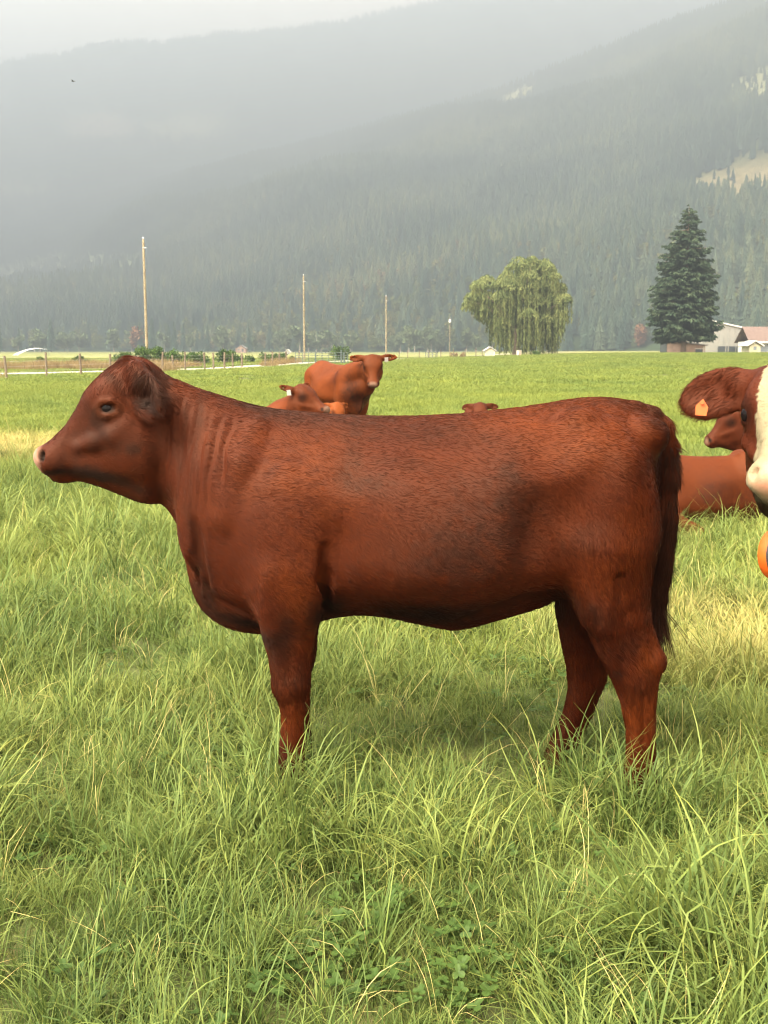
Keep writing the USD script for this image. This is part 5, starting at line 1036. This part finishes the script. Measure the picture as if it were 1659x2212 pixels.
for lx, lz, r in lobes:
    for dep in r_.uniform(-6.0, 6.0, 3) * np.sqrt(max(.15, 1 - (lx / 10.5) ** 2)):
        ctr = np.array([lx + r_.normal(0, .3), dep, lz - .06 * abs(dep) + r_.normal(0, .3)]); rr = r * r_.uniform(.8, 1.15)
        if dep < 2 and r_.uniform() < .4: limbs.append(tube([(-.2, .2, 4.2), tuple(ctr * .5 + np.array([0, 0, 2.6])), tuple(ctr - [0, 0, .3])], [.26, .16, .05], 6))
        m = 300; d = r_.normal(size=(m, 3)); d /= np.linalg.norm(d, axis=1, keepdims=True); d[:, 2] = np.abs(d[:, 2]) * .9 - .1
        c = ctr + d * rr * r_.uniform(.75, 1.05, m)[:, None]; u = np.c_[d[:, :2] * .5, -.25 - r_.uniform(0, .7, m)]; u /= np.linalg.norm(u, axis=1, keepdims=True); q = np.cross(u, r_.normal(size=(m, 3))); q /= np.linalg.norm(q, axis=1, keepdims=True)
        C.append(c); U.append(u * r_.uniform(.18, .42, m)[:, None]); W_.append(q * r_.uniform(.06, .13, m)[:, None])
        for s in range(17):
            a = r_.uniform(0, 2 * np.pi); rad = rr * r_.uniform(.5, 1.0); p0 = ctr + [rad * math.cos(a), rad * math.sin(a), rr * .1]
            px_ = 1112 + p0[0] / sc; lowest = np.interp(px_, [1000, 1030, 1050, 1068, 1085, 1200, 1215], [655, 690, 705, 762, 768, 764, 700]); zl_ = zg(lowest) * 1.0 + .25
            ln = min(r_.uniform(2.0, 7.0), max(.8, p0[2] - zl_)) if r_.uniform() < .75 else max(.8, p0[2] - zl_ - r_.uniform(0, 2.5))
            n = int(ln / .33) + 2; t = np.linspace(0, 1, n); c = p0 + np.stack([.25 * math.cos(a) * np.sqrt(t) + r_.normal(0, .05, n), .25 * math.sin(a) * np.sqrt(t) + r_.normal(0, .05, n), -ln * t], 1)
            u = np.c_[r_.normal(0, .08, (n, 2)), -np.ones(n) * .30]; q = np.cross(u, r_.normal(size=(n, 3))); q /= np.linalg.norm(q, axis=1, keepdims=True)
            C.append(c); U.append(u); W_.append(q * r_.uniform(.05, .12, n)[:, None])
obj('crown', cards(np.vstack(C), np.vstack(U), np.vstack(W_)), 'willow_leaf', wl); obj('limbs', cat_mesh(limbs), 'tree_bark', wl)
# bushes beyond the lane
def bush(px, Y, w, h, label, seed, name='bush', m='bush_leaf'):
    r = np.random.default_rng(seed); X = gpt(px, Y); g = thing(name, label, 'bush', (X, Y, float(ground_z(X, Y))), group='bushes beyond the lane')
    n = int(260 * w * h) + 120; lob = [(r.uniform(-w / 2, w / 2) * .8, r.uniform(-.5, .5) * w * .3, h * r.uniform(.25, .7), h * r.uniform(.28, .42)) for _ in range(int(4 + w * 2))]
    i = r.integers(0, len(lob), n); L_ = np.array(lob)[i]; d = r.normal(size=(n, 3)); d /= np.linalg.norm(d, axis=1, keepdims=True); c = L_[:, :3] + d * (L_[:, 3] * r.uniform(.5, 1.1, n))[:, None]; c[:, 2] = np.abs(c[:, 2])
    u = r.normal(size=(n, 3)); u /= np.linalg.norm(u, axis=1, keepdims=True); q = np.cross(u, r.normal(size=(n, 3))); q /= np.linalg.norm(q, axis=1, keepdims=True)
    obj('foliage', cards(c, u * r.uniform(.06, .16, n)[:, None], q * r.uniform(.04, .09, n)[:, None]), m, g); obj('stem', cat_mesh([tube([(0, 0, -.1), (l[0] * .5, l[1] * .5, l[2] * .5), l[:3]], [.04, .03, .012], 5) for l in lob]), 'tree_bark', g)
for k, (px, Y, w, h, lb) in enumerate([(262, 108, 2.6, 1.3, 'low green bush left of the tallest pole'), (318, 104, 3.4, 1.9, 'rounded green bush at the foot of the tallest pole'), (352, 106, 1.8, 1.2, 'small bush just right of the tallest pole'), (392, 104, 2.6, 1.5, 'dark bramble bush behind the neck of the heifer'), (425, 112, 3.0, 1.3, 'bushy bramble right of the dark one beyond the lane'), (492, 118, 3.4, 1.5, 'round bramble bush midway along the lane'), (530, 122, 2.4, 1.0, 'low spreading bush midway along the lane'), (600, 128, 4.6, 1.2, 'long low bush beyond the lane near the corral'), (180, 112, 2.2, .9, 'low patch of bush far left beyond the lane'), (90, 108, 1.5, .8, 'smallest bush at the far left beyond the lane')]): bush(px, Y, w, h, lb, 100 + k)
bush(735, 150, 2.6, 2.1, 'thin pale bush behind the back of the standing cow', 141); bush(988, 178, 2.8, .9, 'brown dry bush at the field edge left of the tiny cream hut', 142, 'bush', 'weed_stalk'); bush(1158, 182, 1.6, .7, 'small dark bush under the right side of the willow', 143)
# tall dry weeds along the fence
wp = []
for i in range(3): m, v = blades(rng, 90, .5, (.42, .14), (.012, .022), (0, 25), (15, 70), 3); wp.append(('weed_tuft', m, 'weed_stalk', v))
wx, wy = [], []
for (xa, ya, _), (xb, yb, _) in zip(tops[:-1], tops[1:]):
    n = int(np.hypot(xb - xa, yb - ya) * 2.2); t = rng.uniform(0, 1, n); k = meshkit.noise(np.stack([xa + (xb - xa) * t, 0 * t, 0 * t], -1) * .5, 3) > .42; t = t[k]; wx.append(xa + (xb - xa) * t + rng.normal(0, .25, len(t))); wy.append(ya + (yb - ya) * t + rng.normal(0, .5, len(t)))
t = rng.uniform(0, 1, 420); wx.append(gpt(0, 86) + rng.uniform(-8, 14, 420)); wy.append(rng.uniform(84, 100, 420))
wx, wy = np.concatenate(wx), np.concatenate(wy); s_ = rng.uniform(.7, 1.5, len(wx))
instancer('weeds', wp, rng.integers(0, 3, len(wx)), np.c_[wx, wy, ground_z(wx, wy)], rng.uniform(0, 6.28, len(wx)), np.c_[s_, s_, s_], 'brown dry weeds growing along the wire fence and beyond the lane', 'weeds')
# rows of trees at the foot of the mountain, each one a tree
def row_protos():
    out = []
    for k in range(4):
        r = np.random.default_rng(200 + k); out.append(('leafy', leafy_low(r, 420, 1.0, .30)))
    for k in range(3):
        r = np.random.default_rng(210 + k); out.append(('conifer', conifer_low(r, 11, 9, 1.0, .17)))
    return out
RP = row_protos(); first = {}
r_ = np.random.default_rng(77)
rowlab = {'leafy': 'olive leafy tree in the hazy row at the foot of the mountain', 'conifer': 'dark pointed conifer in the hazy row at the foot of the mountain', 'rust': 'rust-brown tree in the hazy row at the foot of the mountain'}
def row_tree(px, Y, H, k, kind):
    X = gpt(px, Y); key = (k, kind)
    lab, grp = rowlab[kind], {'leafy': 'leafy trees in the far row', 'conifer': 'conifers in the far row', 'rust': 'rust-brown trees in the far row'}[kind]; nm = {'leafy': 'leafy_tree', 'conifer': 'conifer_tree', 'rust': 'leafy_tree'}[kind]
    w = r_.uniform(.85, 1.25)
    if key not in first:
        t = thing(nm, lab, 'tree', (X, Y, -.2), r_.uniform(0, 6), grp, None, (H * w, H * w, H)); first[key] = t
        obj('trunk', tube([(0, 0, 0), (.01, 0, .3), (0, 0, .8)], [.022, .017, .006], 6), 'pale_bark' if kind == 'leafy' else 'tree_bark', t); obj('crown', RP[k][1], {'leafy': 'row_leaf', 'conifer': 'row_conifer', 'rust': 'row_leaf_rust'}[kind], t)
    else: copy_of(first[key], nm, lab, (X, Y, -.2), r_.uniform(0, 6), (H * w, H * w, H), grp)
for k in range(110):
    px = r_.uniform(-40, 1700); Yt = r_.uniform(760, 960); left = px < 520
    if left: kind = r_.choice(['leafy', 'conifer'], p=[.55, .45])
    else: kind = r_.choice(['leafy', 'conifer'], p=[.78, .22])
    row_tree(px, Yt, r_.uniform(12, 22) if kind == 'leafy' else r_.uniform(17, 29), int(r_.integers(0, 4)) if kind == 'leafy' else int(4 + r_.integers(0, 3)), kind)
for px, Yt, H in [(1375, 760, 20), (1690, 780, 18), (300, 800, 20)]: row_tree(px, Yt, H, int(r_.integers(0, 4)), 'rust')
